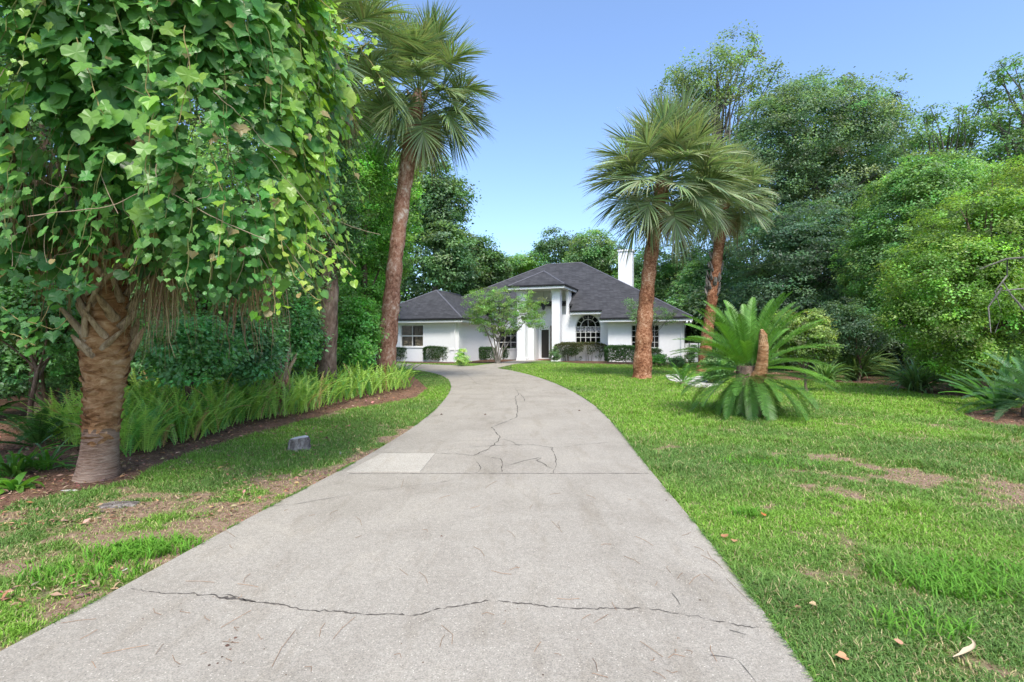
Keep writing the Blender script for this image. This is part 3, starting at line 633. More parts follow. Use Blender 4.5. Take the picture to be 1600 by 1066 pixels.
def make_vine():
    root = thing('climbing_vine', 'large mass of broad green lobed vine leaves hanging over the near left palm', 'vine', (NP[0], NP[1], 0))
    O = np.array([NP[0], NP[1], 0]); b = MB(); st = MB(); r = np.random.default_rng(77)
    blobs = [((-3.7, 5.6, 4.3), (1.75, 1.7, 2.0)), ((-3.0, 5.3, 3.6), (1.0, 1.2, 1.6)), ((-5.2, 5.0, 4.4), (1.9, 1.4, 2.2)), ((-3.3, 5.1, 5.0), (1.35, 1.4, 1.4)), ((-4.3, 4.6, 4.9), (1.5, 1.0, 1.4)),
             ((-5.8, 4.6, 2.5), (1.05, .7, .75)), ((-2.8, 5.2, 2.8), (.75, .8, .6))]
    # leaf shingles over the blobs, front and sides
    for bi, (c, rr) in enumerate(blobs):
        c = np.array(c); rr = np.array(rr); area = rr[0] * rr[2] + rr[0] * rr[1] + rr[1] * rr[2]; n = int(1750 * area / 1.6)
        d = unit(r.normal(0, 1, (n, 3))); p = c + d * rr * r.uniform(.8, 1.05, (n, 1))
        inside = np.zeros(n, bool)
        for bj, (c2, r2) in enumerate(blobs):
            if bj != bi: inside |= (((p - np.array(c2)) / np.array(r2)) ** 2).sum(1) < .62
        lum = fbm(p[:, 0] + 9, p[:, 2] + p[:, 1], .8, 3)
        q = ~inside & (p[:, 2] > 1.9) & (lum > .33) & (d[:, 1] < .7); p, d, lum = p[q], d[q], lum[q]; n = len(p)
        size = (.052 + .125 * r.random(n) ** 2.6) * np.where(p[:, 2] > 3.3, 1.25, 1) * (.8 + .55 * vnoise(p[:, 0], p[:, 2], .6, 8))
        young = np.clip((p[:, 0] / p[:, 1] + .50) / .12, 0, 1) * (r.random(n) < .75)  # younger leaves, with sunlight on the right edge also put into their colour
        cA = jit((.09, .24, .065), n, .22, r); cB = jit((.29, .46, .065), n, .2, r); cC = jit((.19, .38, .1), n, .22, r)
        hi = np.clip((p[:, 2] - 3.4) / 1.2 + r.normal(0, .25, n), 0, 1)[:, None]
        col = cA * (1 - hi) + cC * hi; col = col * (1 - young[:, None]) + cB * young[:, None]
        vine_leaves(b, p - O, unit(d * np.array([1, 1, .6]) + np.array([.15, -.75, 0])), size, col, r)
    # strands hanging
    ns = 190
    for i in range(ns):
        bi = r.choice(len(blobs), p=[.2, .22, .16, .14, .16, .06, .06]); c, rr = np.array(blobs[bi][0]), np.array(blobs[bi][1])
        a = r.uniform(-pi * .95, .35) ; lat = r.uniform(-.7, .5); d = np.array([cos(a) * cos(lat), sin(a) * cos(lat), sin(lat)])
        s = c + d * rr * 1.03; L = r.uniform(.5, 1.3)
        if s[2] - L < 1.75 + (.25 if s[0] < -3 else 0): L = s[2] - (r.uniform(1.7, 2.05) if s[0] > -2.9 else r.uniform(1.95, 2.3))
        if L < .25: continue
        m = max(4, int(L / .05)); q = np.linspace(0, 1, m); P = s + np.outer(q, d * np.array([.18, .18, 0])) + r.normal(0, .012, (m, 3)).cumsum(0); P[:, 2] = s[2] - L * q
        st.tube(P[::2] - O if m > 5 else P - O, .0035, 4, 0, np.array([.16, .17, .06]), False)
        young = (s[0] / s[1] > -.47) and r.random() < .85 or r.random() < .06; base = (.25, .43, .055) if young else ((.16, .33, .08) if r.random() < .5 else (.085, .24, .05))  # right-hand strands: fresh growth, its yellow-green also painting in the sunlit side
        sz = (.045 + .075 * (1 - q) ** .7) * r.uniform(.75, 1.25) ; out = unit(np.tile(d * np.array([1, 1, .3]) + np.array([.1, -.3, 0]), (m, 1)))
        kinds = (0, 2, 0) if r.random() < .6 else (1, 3); pp = P + r.normal(0, .055, (m, 3))
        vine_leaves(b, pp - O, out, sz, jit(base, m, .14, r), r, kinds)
    # free sprays reaching out: along the top right, the right tip and low on the left
    sprays = [([(500, 0), (540, 40), (570, 90), (600, 130)], 4.6, .075, (.26, .42, .04)), ([(520, 60), (560, 75), (590, 60)], 4.6, .07, (.25, .38, .04)),
              ([(470, 380), (505, 405), (530, 425), (548, 435)], 4.6, .07, (.24, .4, .04)), ([(440, 370), (455, 410), (480, 450), (512, 462)], 4.6, .06, (.3, .38, .06)),
              ([(410, 380), (430, 430), (420, 470), (395, 500)], 4.7, .07, (.15, .34, .04)), ([(430, 430), (432, 460), (434, 495)], 4.6, .06, (.24, .42, .04)),
              ([(0, 385), (60, 400), (110, 425), (140, 440)], 4.6, .095, (.06, .19, .05)), ([(0, 420), (50, 440), (105, 455)], 4.5, .09, (.07, .2, .05)),
              ([(0, 480), (40, 500), (85, 510), (105, 495)], 4.4, .085, (.07, .2, .045)), ([(0, 520), (30, 535), (55, 550)], 4.4, .085, (.09, .25, .045)), ([(80, 470), (60, 520), (40, 545)], 4.5, .08, (.1, .26, .04)),
              ([(150, 380), (190, 410), (210, 430)], 4.6, .085, (.06, .18, .04)), ([(230, 60), (240, 160), (238, 260), (242, 330)], 3.75, .11, (.17, .33, .05)), ([(290, 40), (300, 120), (270, 200)], 3.8, .1, (.2, .35, .05)),
              ([(330, 240), (350, 320), (345, 400)], 4.1, .07, (.2, .36, .04)), ([(120, 60), (150, 160), (180, 200)], 3.7, .12, (.14, .3, .05))]
    for px, Yd, sz, colr in sprays:
        K = np.array([at(x, y, Yd) for x, y in px]); tt = np.linspace(0, len(K) - 1, max(7, int(np.linalg.norm(np.diff(K, axis=0), axis=1).sum() / .05))); m = len(tt)
        P = np.stack([np.interp(tt, np.arange(len(K)), K[:, i]) for i in range(3)], -1) + r.normal(0, .008, (m, 3)).cumsum(0)
        st.tube(P - O, .004, 4, 0, np.array([.3, .24, .1]), False); pp = P + r.normal(0, .04, (m, 3)); out = unit(np.tile([.1, -1, .1], (m, 1)))
        vine_leaves(b, pp - O, out, sz * 1.0 * r.uniform(.6, 1.3, m), jit(colr, m, .13, r), r)
    # bare brown stems loose in the mass
    for i in range(90):
        s0 = np.array([r.uniform(-5.4, -2.4), r.uniform(4.2, 5.2), r.uniform(2.6, 4.6)]); m = 26; P = s0 + r.normal(0, .012, (m, 3)).cumsum(0).cumsum(0) * .5 + np.outer(np.linspace(0, 1, m), [r.normal(0, .35), 0, -r.uniform(.3, 1.0)])
        P = P[P[:, 2] > 2.05]
        if len(P) > 4: st.tube(P - O, r.uniform(.0015, .004), 4, 0, np.array([.34, .26, .18]), False)
    b.build('foliage', M['vine_leaf'], root); tag(st.build('stem', M['dry'], root), kind='stuff')
make_vine()

# ------------------------------------------------------------------ vine sleeve round the trunk behind
rt = thing('climbing_vine', 'dark small leaved vine wrapped round the palm trunk behind the hanging vine', 'vine', (-4.7, 12.7, 0)); b = MB(); O_ = np.array([-4.7, 12.7, 0])
cloud(b, [(at(x_, y_, 12.7) - O_, (rx_ / 63, .5, rz_ / 63)) for x_, y_, rx_, rz_ in ((512, 390, 22, 60), (520, 300, 26, 70), (528, 220, 28, 60), (545, 340, 18, 70), (500, 430, 16, 36))], 190, 60, .26, .075, (.05, .11, .03), 777, shell=.3, tmpl=(LL, LF)); b.build('foliage', M['leaf'], rt)
# ------------------------------------------------------------------ trees and shrubs, left side
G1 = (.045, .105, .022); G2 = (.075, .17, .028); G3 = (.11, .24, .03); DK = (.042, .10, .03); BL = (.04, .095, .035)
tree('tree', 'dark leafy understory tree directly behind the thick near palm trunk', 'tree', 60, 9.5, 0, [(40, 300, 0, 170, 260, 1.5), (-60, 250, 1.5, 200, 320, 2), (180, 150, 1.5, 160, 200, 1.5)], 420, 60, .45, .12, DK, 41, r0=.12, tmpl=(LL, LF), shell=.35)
tree('tree', 'shrubby tree with small grey green leaves behind the hanging dry thatch', 'tree', 290, 9, 0, [(300, 450, 0, 90, 110, .8), (370, 480, .6, 70, 90, .8), (380, 330, 1, 110, 160, 1)], 380, 60, .32, .085, (.095, .19, .065), 42, r0=.07, tmpl=(LL, LF), shell=.4)
tree('tree', 'dark broadleaf tree filling the gap above the fern bank', 'tree', 400, 13, 0, [(400, 350, 0, 110, 190, 1.5), (330, 480, 1, 90, 80, 1.5), (450, 470, .5, 60, 70, 1), (380, 120, 1, 130, 190, 2)], 520, 60, .42, .11, DK, 43, r0=.16, shell=.35)
tree('vine_covered_tree', 'vine draped tree with bright leaves just left of the leaning palm', 'tree', 560, 16.5, 0, [(572, 330, 1, 42, 90, 1.4), (585, 420, 1.5, 36, 90, 1.2), (560, 250, 2, 50, 70, 1.5), (548, 480, .5, 28, 60, 1)], 520, 70, .36, .1, (.08, .2, .025), 44, r0=.14, cvar=.35, shell=.45)
tree('vine_covered_tree', 'column of yellow green vine on a tree showing right of the leaning trunk', 'tree', 592, 23, 0, [(628, 320, 0, 26, 84, 1.6), (620, 395, .5, 24, 50, 1.4), (608, 300, 1, 36, 80, 1.5), (592, 470, 0, 16, 70, 1.2)], 420, 70, .34, .12, (.12, .24, .045), 45, r0=.16, cvar=.35, shell=.5)
tree('tree', 'tall grey green oak behind the left wing, tallest of the trees left of the roof', 'tree', 676, 46, 0, [(672, 300, 0, 34, 62, 3), (690, 330, 1, 40, 58, 3.5), (700, 400, -1, 40, 50, 3), (655, 380, 2, 50, 90, 4), (720, 300, 1, 12, 18, 1)], 620, 70, .75, .26, (.065, .13, .045), 46, 'bark_grey', .4, cvar=.3, shell=.6)
tree('tree', 'rounded green tree whose crown dips to the house left roof corner', 'tree', 745, 52, 0, [(738, 420, 0, 34, 46, 3), (765, 425, 1, 28, 32, 3), (755, 395, 0, 18, 24, 2), (715, 430, -2, 34, 40, 3)], 460, 70, .7, .26, (.06, .125, .032), 47, 'bark_grey', .35, shell=.6)
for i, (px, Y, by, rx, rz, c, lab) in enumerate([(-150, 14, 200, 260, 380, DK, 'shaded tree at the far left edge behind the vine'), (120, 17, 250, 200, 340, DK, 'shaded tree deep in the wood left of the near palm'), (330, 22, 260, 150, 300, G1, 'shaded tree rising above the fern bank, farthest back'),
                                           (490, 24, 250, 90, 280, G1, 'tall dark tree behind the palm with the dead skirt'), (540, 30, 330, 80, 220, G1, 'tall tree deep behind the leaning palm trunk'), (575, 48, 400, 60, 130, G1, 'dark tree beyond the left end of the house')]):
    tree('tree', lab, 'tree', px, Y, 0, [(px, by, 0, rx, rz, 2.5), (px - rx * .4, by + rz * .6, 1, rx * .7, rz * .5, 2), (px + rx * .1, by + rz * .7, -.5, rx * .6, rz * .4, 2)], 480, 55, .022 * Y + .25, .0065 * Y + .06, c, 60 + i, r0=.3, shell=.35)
# understory shrubs along the fern bed
for i, (px, py, Y, rx, rz, c, lab) in enumerate([(300, 545, 8.2, 55, 50, (.05, .12, .04), 'small leaved shrub at the left end of the fern bank'), (385, 540, 9.5, 50, 55, (.05, .12, .045), 'blue green shrub between the near palm and the brown trunk'),
                                            (455, 520, 12, 45, 60, (.05, .12, .035), 'dark shrub in front of the brown trunk left of centre'), (560, 520, 15.5, 30, 55, (.06, .14, .03), 'shrub tucked behind the foot of the leaning palm'),
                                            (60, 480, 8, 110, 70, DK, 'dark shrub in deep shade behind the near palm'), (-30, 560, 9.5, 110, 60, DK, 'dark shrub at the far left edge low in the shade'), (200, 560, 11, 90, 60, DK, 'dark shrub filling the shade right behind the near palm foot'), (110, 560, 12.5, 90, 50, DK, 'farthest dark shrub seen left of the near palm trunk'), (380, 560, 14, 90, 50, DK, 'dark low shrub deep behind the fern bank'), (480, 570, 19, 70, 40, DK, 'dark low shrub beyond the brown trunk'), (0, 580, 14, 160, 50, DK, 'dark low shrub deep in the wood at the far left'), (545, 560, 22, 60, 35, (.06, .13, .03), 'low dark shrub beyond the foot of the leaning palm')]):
    tree('shrub', lab, 'shrub', px, Y, 0, [(px, py, 0, rx, rz, .7)], 190, 60, .22, .06 + .002 * Y, tuple(np.array(c) * 1.75), 80 + i, r0=.04, tmpl=(LL, LF), shell=.3)

# fern bank (nobody could count the fronds)
def pinnate(b, base, az, elev, L, bend, npin, plen, w, col, r, mi=0, vup=.3, m=2, rach=True, fwd=.45):
    n = 12; s = np.linspace(0, 1, n); e = elev - bend * s ** 1.4; d = np.array([cos(az), sin(az), 0]); ds = L / (n - 1)
    P = np.array(base) + np.outer(np.cumsum(np.cos(e)) * ds, d) + np.outer(np.cumsum(np.sin(e)) * ds, [0, 0, 1]); T = unit(np.gradient(P, axis=0)); S = np.array([-sin(az), cos(az), 0]); U = np.cross(T, S) * -1
    U *= np.sign((U * np.array([0, 0, 1])).sum(1, keepdims=True) + 1e-6)
    f = np.linspace(.06, 1, npin); A = np.stack([np.interp(f, s, P[:, i]) for i in range(3)], -1); TT = np.stack([np.interp(f, s, T[:, i]) for i in range(3)], -1); UU = np.stack([np.interp(f, s, U[:, i]) for i in range(3)], -1)
    pl = plen * np.clip(np.sin(pi * np.clip(f * .93 + .06, 0, 1)) ** .5, .12, 1)
    for sg in (-1, 1):
        D = unit(TT * fwd + S * sg * .85 + UU * vup + r.normal(0, .05, (npin, 3))); q = np.linspace(0, 1, m + 1)
        Pp = A[:, None] + D[:, None] * (pl[:, None] * q)[..., None]; Pp[..., 2] -= (pl[:, None] * q ** 2) * .12
        W = unit(np.cross(D, UU + r.normal(0, .1, (npin, 3))))[:, None] * (w * np.array([.7, 1, .1][:m + 1]) if m == 2 else w * np.array([1, .1]))[None, :, None]
        b.strips(Pp, W, mi, jit(col, npin, .1, r))
    if rach: b.tube(P, np.linspace(w * .7, w * .3, n), 4, mi, np.array(col) * 1.2, False)
def fern_bank():
    b = MB(); r = np.random.default_rng(9)
    front = [gp(x, y) for x, y in [(190, 720), (235, 708), (300, 690), (350, 672), (400, 660), (470, 648), (530, 630), (590, 618), (640, 606)]]
    fr = np.array(front)
    for i in range(2700):
        t = r.random() ** .9 * (len(fr) - 1); k = int(t); p = fr[k] + (fr[min(k + 1, len(fr) - 1)] - fr[k]) * (t - k); back = r.random() ** 1.1 * (1.6 + .14 * p[1]) - .12 - .2 * vnoise(p[0:1] * 3, p[1:2], .9, 4)[0]; n_ = unit(np.array([-1.0, .55])); p = p + n_ * back
        if r.random() < .25 and p[1] < 8: continue
        pe = p[1]; Lf = r.uniform(.6, .98) * (1 if pe > 8 else .85); az = r.uniform(0, 2 * pi)
        pinnate(b, (p[0], p[1], 0), az, R(r.uniform(62, 88)), Lf, R(r.uniform(15, 85)), 24 if pe < 11 else 15, .055, .010 if pe < 11 else .016, (.45, .33, .16) if r.random() < .06 else (.36, .53, .12) if r.random() < .7 else (.17, .38, .08), r, m=1, vup=.05, fwd=.3)
    tag(b.build('fern_bank', M['leaf']), 'dense bank of upright sword ferns along the left lawn edge', 'ferns', kind='stuff')
fern_bank()
def arching_fern(px, py, n, L, label, seed, col=(.05, .13, .03), plen=.11, el=(25, 75), group=None, name='fern'):
    r = np.random.default_rng(seed); x, y = gp(px, py); root = thing(name, label, 'fern', (x, y, 0), 0, group)
    for i in range(n):
        b = MB(); pinnate(b, (0, 0, 0), i * 2.4 + r.uniform(-.3, .3), R(r.uniform(*el)), L * r.uniform(.7, 1.1), R(r.uniform(35, 80)), 30, plen, .011, tuple(np.array(col) * r.uniform(.8, 1.3)), r, m=2, vup=.08); b.build('frond', M['leaf'], root)
arching_fern(60, 700, 16, 1.0, 'big shaded fern at far left edge beside the near palm trunk', 1)
arching_fern(-20, 660, 14, 1.0, 'dark fern behind the shaded fern at the left edge', 2, (.035, .1, .025))
arching_fern(100, 668, 12, .9, 'dark fern touching the left side of the near palm trunk', 3, (.04, .11, .03))
def strap_plant(px, py, n, L, w, label, seed, col, group=None, name='strap_leaf_plant', cat='plant', el=(30, 85), bend=(40, 110), loc=None, mat='leaf'):
    r = np.random.default_rng(seed); x, y = loc or gp(px, py); root = thing(name, label, cat, (x, y, 0), 0, group); b = MB(); m = 9; q = np.linspace(0, 1, m)
    az = r.uniform(0, 2 * pi, n); e0 = np.radians(r.uniform(*el, n)); bd = np.radians(r.uniform(*bend, n)); LL_ = L * r.uniform(.6, 1.1, n)
    e = e0[:, None] - bd[:, None] * q ** 1.5; ds = LL_[:, None] / (m - 1); h = np.cumsum(np.cos(e) * ds, 1); z = np.cumsum(np.sin(e) * ds, 1); h -= h[:, :1]; z -= z[:, :1]
    d = np.stack([np.cos(az), np.sin(az), 0 * az], -1); P = d[:, None] * (h + .03)[..., None]; P[..., 2] = np.maximum(z, .01)
    P[..., :2] += r.normal(0, .05 * L, (n, 1, 2)); prof = np.array([.5, .75, .9, 1, 1, .9, .7, .45, .06])
    W = np.stack([-np.sin(az), np.cos(az), 0 * az], -1)[:, None] * (w * prof)[None, :, None] * r.uniform(.7, 1.2, (n, 1, 1)); W[..., 2] += w * .3 * r.normal(0, 1, (n, 1))
    b.strips(P, W, 0, jit(col, n, .22, r)); b.build('leaf_clump', M[mat], root); return root
strap_plant(20, 745, 40, .6, .018, 'broad leaved green clump at the bottom left edge of the bed', 5, (.08, .2, .03))
strap_plant(70, 735, 34, .5, .016, 'bright leafy clump between the left edge and the near palm foot', 6, (.09, .22, .035))
strap_plant(25, 765, 20, .3, .03, 'small bright heart leaved sprout at the left bed edge', 7, (.14, .33, .04))
strap_plant(190, 690, 60, .62, .009, 'grassy clump growing right against the near palm trunk', 8, (.1, .22, .05), el=(60, 88), bend=(10, 60))
strap_plant(530, 560, 40, 1.5, .03, 'palmetto fronds low beside the brown trunk left of the leaning palm', 9, (.05, .1, .035), loc=(-5.3, 15.2), el=(30, 88), bend=(10, 60))
strap_plant(400, 560, 50, 1.3, .02, 'dim palmetto clump in the gap above the fern bank', 10, (.035, .08, .03), loc=(-5.6, 11.5), el=(10, 80), bend=(10, 60))
strap_plant(590, 600, 60, 1.0, .02, 'grassy clump at the foot of the leaning palm', 11, (.1, .22, .04), loc=gp(620, 604), el=(55, 88), bend=(20, 70))
# palm stub (dead) behind ferns
x, y = (440 - 800) / F * 10.5, 10.5; rt = thing('dead_palm_stub', 'short splintered dead palm stub poking out of the fern bank', 'stub', (x, y, 0)); b = MB()
b.tube([(0, 0, 0), (.02, 0, .5), (.0, 0, .85)], [.17, .16, .13], 14, nz=.08); b.build('trunk', M['palm_patch'], rt)
for i in range(9):
    a = i * .7; b = MB(); b.tube([(.1 * cos(a), .1 * sin(a), .7), (.16 * cos(a), .16 * sin(a), .95), (.3 * cos(a), .3 * sin(a), 1.15 + .1 * (i % 3))], [.05, .04, .012], 6); b.build('boot', M['boot'], rt)

# ------------------------------------------------------------------ trees, centre and right
tree('tree', 'open branched pine like tree peeking over the roof left of the chimney', 'tree', 880, 62, 0, [(868, 372, 0, 20, 14, 2), (880, 392, 0, 34, 16, 3), (905, 378, 1, 16, 12, 2), (852, 386, 0, 14, 8, 1.5)], 130, 60, .8, .26, (.06, .12, .045), 101, 'bark_grey', .3, shell=.4)
tree('tree', 'light green tree above the main roof ridge', 'tree', 925, 58, 0, [(925, 396, 0, 34, 36, 4), (905, 412, 0, 24, 22, 3), (955, 410, 0, 26, 30, 3)], 340, 60, .7, .26, (.09, .165, .05), 102, r0=.3, shell=.5)
tree('tree', 'distant low tree above the left end of the main roof', 'tree', 825, 70, 0, [(810, 412, 0, 22, 12, 3), (838, 408, 1, 20, 14, 3), (790, 425, 0, 22, 18, 3)], 220, 60, .8, .28, (.09, .18, .04), 103, r0=.3, shell=.5)
tree('tree', 'tree just right of the white chimney', 'tree', 1010, 52, 0, [(1015, 430, 0, 34, 46, 4), (985, 455, 0, 26, 36, 3), (1055, 460, -1, 40, 56, 4), (1075, 420, -1, 26, 44, 3)], 520, 60, .7, .25, (.085, .17, .045), 104, r0=.35, shell=.5)
tree('tree', 'mid green tree between the two lawn palms beyond the house corner', 'tree', 1085, 44, 0, [(1090, 470, 0, 40, 60, 3), (1060, 500, -2, 30, 40, 2.5), (1125, 440, 0, 34, 60, 3)], 480, 60, .6, .22, (.07, .15, .045), 105, r0=.3, shell=.5)
tree('tree', 'tallest tree at right with an airy spiky top against the sky', 'tree', 1120, 42, 0, [(1125, 120, 0, 62, 30, 3), (1150, 85, 0, 34, 30, 2), (1075, 120, 0, 34, 22, 2), (1185, 130, 0, 30, 30, 2), (1080, 150, 0, 50, 26, 3), (1110, 180, 0, 60, 40, 3)], 230, 60, .58, .2, (.085, .14, .04), 106, 'bark_grey', .4, cvar=.25, shell=.25, flat=1.0, nl=60, outr=1.15)
tree('tree', 'huge rounded oak filling the sky right of the palms', 'tree', 1270, 36, 0, [(1230, 230, 0, 75, 90, 5), (1310, 235, 0, 80, 95, 5), (1270, 185, 1, 70, 55, 4), (1350, 260, 1, 60, 80, 4), (1190, 270, 0, 50, 110, 4), (1280, 330, 0, 100, 90, 5), (1350, 190, 1, 34, 36, 2.5), (1240, 160, 1, 30, 26, 2.5)], 1500, 85, .62, .17, (.068, .125, .052), 107, 'bark_grey', .5, cvar=.3, shell=.62)
tree('tree', 'dark layered evergreen in front of the huge oak', 'tree', 1240, 29, 0, [(1215, 400, 0, 66, 66, 4), (1290, 430, 0, 76, 70, 4), (1200, 470, -1, 50, 60, 3), (1340, 470, 0, 56, 66, 3.5), (1250, 355, 1, 46, 36, 3), (1260, 500, -1, 60, 45, 3)], 1250, 80, .5, .14, (.036, .088, .036), 108, r0=.35, cvar=.3, shell=.6, flat=.35)
tree('tree', 'slender open tree against the sky at far right', 'tree', 1478, 27, 0, [(1480, 205, 0, 40, 26, 2), (1440, 215, 0, 26, 16, 1.5), (1520, 210, 0, 26, 24, 1.5), (1490, 260, 0, 56, 24, 2.5), (1460, 180, 0, 20, 12, 1), (1530, 170, 0, 20, 12, 1)], 130, 55, .42, .13, (.085, .165, .045), 109, 'bark_grey', .2, shell=.2, flat=.5, nl=50)
tree('tree', 'open crowned tree cut off by the right edge of the picture', 'tree', 1620, 25, 0, [(1600, 130, 0, 52, 34, 2), (1560, 190, 0, 30, 20, 1.5), (1640, 200, 0, 70, 60, 2), (1590, 230, 0, 46, 30, 2), (1570, 110, 0, 22, 12, 1)], 200, 55, .42, .13, (.08, .16, .045), 110, 'bark_grey', .25, shell=.2, nl=50)
tree('tree', 'soft yellow green tree between the huge oak and the bright thicket', 'tree', 1420, 22, 0, [(1420, 330, 0, 56, 80, 2.5), (1390, 410, 0, 50, 80, 2.5), (1450, 290, 0, 50, 40, 2), (1400, 480, -.5, 50, 60, 2), (1490, 300, 1, 60, 40, 2)], 1000, 80, .36, .11, (.09, .18, .045), 111, r0=.2, shell=.6, cvar=.25)
tree('tree', 'bright lime green leaning thicket tree at right edge', 'tree', 1540, 13.5, 0, [(1530, 370, 0, 90, 70, 1.4), (1480, 440, -.3, 84, 76, 1.4), (1590, 320, .3, 70, 66, 1.3), (1450, 500, -.3, 56, 46, 1.1), (1620, 430, 0, 90, 90, 1.5), (1545, 480, 0, 80, 50, 1.3), (1490, 550, 0, 50, 34, 1), (1570, 560, 0, 70, 40, 1)], 1800, 80, .24, .068, (.098, .178, .022), 112, r0=.14, shell=.62, cvar=.34, flat=.6, nl=30)
tree('tree', 'dim tree filling the gap under the bright thicket at right', 'tree', 1560, 20, 0, [(1480, 520, 0, 120, 60, 1.5), (1600, 540, 0, 120, 60, 1.5), (1700, 400, 0, 120, 200, 2)], 600, 60, .3, .09, (.04, .085, .03), 113, r0=.12, shell=.4)
tree('shrub', 'yellow green leaved shrub behind the big sago', 'shrub', 1262, 15, 0, [(1262, 525, 0, 36, 38, .7), (1225, 520, .3, 34, 34, .6), (1290, 545, 0, 14, 18, .4)], 330, 50, .16, .07, (.105, .165, .035), 114, r0=.04, shell=.4, tmpl=(LL, LF), cvar=.35)
tree('shrub', 'rounded dark shrub between the yellow green shrub and the thicket', 'shrub', 1340, 19, 0, [(1340, 520, 0, 40, 40, 1), (1310, 505, 1, 36, 40, 1)], 260, 60, .26, .085, (.04, .09, .03), 115, r0=.05, shell=.5)
for i, (px, Y, by, rx, rz, lab) in enumerate([(1180, 50, 360, 120, 170, 'shadowy tree far behind the lawn palms'), (1380, 42, 330, 130, 160, 'shadowy tree far behind the dark evergreen'), (1540, 36, 360, 130, 170, 'shadowy tree far behind the bright thicket'), (1700, 30, 330, 130, 250, 'shadowy tree outside the right of the lawn'), (1130, 40, 500, 60, 50, 'low shadowy tree beyond the side gate')]):
    tree('tree', lab, 'tree', px, Y, 0, [(px, by, 0, rx, rz, 3), (px - rx * .4, by + rz * .5, 1, rx * .7, rz * .5, 2), (px + rx * .4, by + rz * .5, 0, rx * .7, rz * .5, 2)], 420, 55, .9, .28, (.045, .1, .03), 130 + i, r0=.35, shell=.45)
# far wood: one mass
b = MB(); bl = []
r = np.random.default_rng(55)
for i in range(60):
    a = -1.25 + 2.5 * i / 59; D = 95 + r.uniform(-8, 8); h = r.uniform(9, 12) if -.2 < a < .25 else r.uniform(12, 15); bl.append(((D * sin(a), D * cos(a), h * .5), (5.5, 4, h * .5)))
cloud(b, bl, 3400, 26, 1.5, .75, (.06, .12, .035), 5, shell=.6); tag(b.build('far_wood', M['leaf']), 'far off green wood closing the view behind the house', 'woodland', kind='stuff')

for i, (px, Y, py, rx, rz, lab) in enumerate([(1300, 23, 555, 60, 34, 'low dark bush behind the wide strap leaved clump'), (1390, 22, 550, 60, 45, 'low dark bush between the two big strap leaved clumps'), (1480, 19, 550, 60, 50, 'low dark bush right of the spiky strap leaved clump'), (1570, 16, 560, 70, 55, 'low dark bush behind the cut off sago'), (1660, 14, 560, 70, 60, 'low dark bush beyond the right edge of the lawn'),
                                             (1230, 26, 548, 70, 34, 'low dark bush behind the yellow green shrub'), (1360, 27, 535, 120, 40, 'long dark bush deep under the evergreen')]):
    tree('shrub', lab, 'shrub', px, Y, 0, [(px, py, 0, rx, rz, .9)], 260, 60, .22, .05 + .0025 * Y, (.045, .09, .03), 180 + i, r0=.03, tmpl=(LL, LF), shell=.4)
# strap leaved plants on the right
strap_plant(1335, 594, 300, 1.75, .03, 'wide clump of arching strap leaves under the dark evergreen', 20, (.18, .3, .11), group='strap leaved clumps along the right bed', el=(40, 88), bend=(15, 95))
strap_plant(1290, 598, 150, 1.2, .022, 'smaller strap leaved clump nearest the big sago', 24, (.16, .28, .09), group='strap leaved clumps along the right bed')
strap_plant(1432, 612, 300, 1.35, .022, 'spiky clump of strap leaves under the left end of the bright thicket', 21, (.2, .31, .13), group='strap leaved clumps along the right bed', el=(30, 88), bend=(20, 110))
strap_plant(1500, 612, 90, .7, .016, 'dull low clump of dry edged leaves below the bright thicket', 22, (.16, .2, .09), group='strap leaved clumps along the right bed')
strap_plant(1590, 590, 60, 1.3, .05, 'broad glossy leaves at the right edge behind the cut off sago', 23, (.1, .23, .08), loc=(10.8, 11.3), el=(35, 85), bend=(20, 80))
# bare branch at the right
rt = thing('dead_branch', 'leafless grey branch hanging out of the bright thicket at right edge', 'branch', tuple(at(1600, 410, 11.2))); O = at(1600, 410, 11.2); b = MB()
for P_ in [[(1640, 400), (1570, 405), (1578, 430), (1560, 455), (1562, 490), (1560, 520)], [(1570, 405), (1535, 420)], [(1562, 450), (1548, 480), (1545, 520)], [(1620, 450), (1590, 452), (1562, 455)], [(1600, 490), (1585, 460), (1572, 440)]]:
    b.tube([at(x, y, 11.2) - O + np.array([0, .08 * sin(x), 0]) for x, y in P_], np.linspace(.025, .008, len(P_)), 6)
b.build('limb', M['bark_grey'], rt)

# ------------------------------------------------------------------ sago palms
def sago(label, base, n, L, seed, stub=False, elr=(-38, 82), col=(.04, .12, .022), col2=(.1, .26, .03), npin=62, plen=.17, trunk_h=.55, z0=None, w=.0065, tr=.22):
    r = np.random.default_rng(seed); root = thing('sago_palm', label, 'sago palm', (*base, 0)); b = MB(); b.tube([(0, 0, -.02), (0, 0, trunk_h * .6), (0, 0, trunk_h)], [tr * 1.15, tr * 1.1, tr * .8], 18, nz=.08); b.build('trunk', M['bark'], root)
    var = []
    for k in range(9):
        e = elr[1] + (elr[0] - elr[1]) * k / 8; bb_ = MB(); f = k / 8; c = np.array(col2) * (1 - f) + np.array(col) * f if k % 3 else np.array(col2) * .9
        pinnate(bb_, (0, 0, 0), 0, R(e), L, R(28 + 26 * abs(cos(R(e)))), npin, plen, w, tuple(c), r, m=2, vup=.45, fwd=.55); var.append(bb_.mesh('frond', M['palm_leaf']))
    for i in range(n):
        k = min(8, int(i / n * 9)); a = i * 2.39996 + r.uniform(-.25, .25); h = trunk_h - .0 - .25 * trunk_h * (i / n)
        link('frond', var[k], root, (cos(a) * tr * .5, sin(a) * tr * .5, h), (r.uniform(-.08, .08), r.uniform(-.1, .1), a), r.uniform(.86, 1.08))
    return root
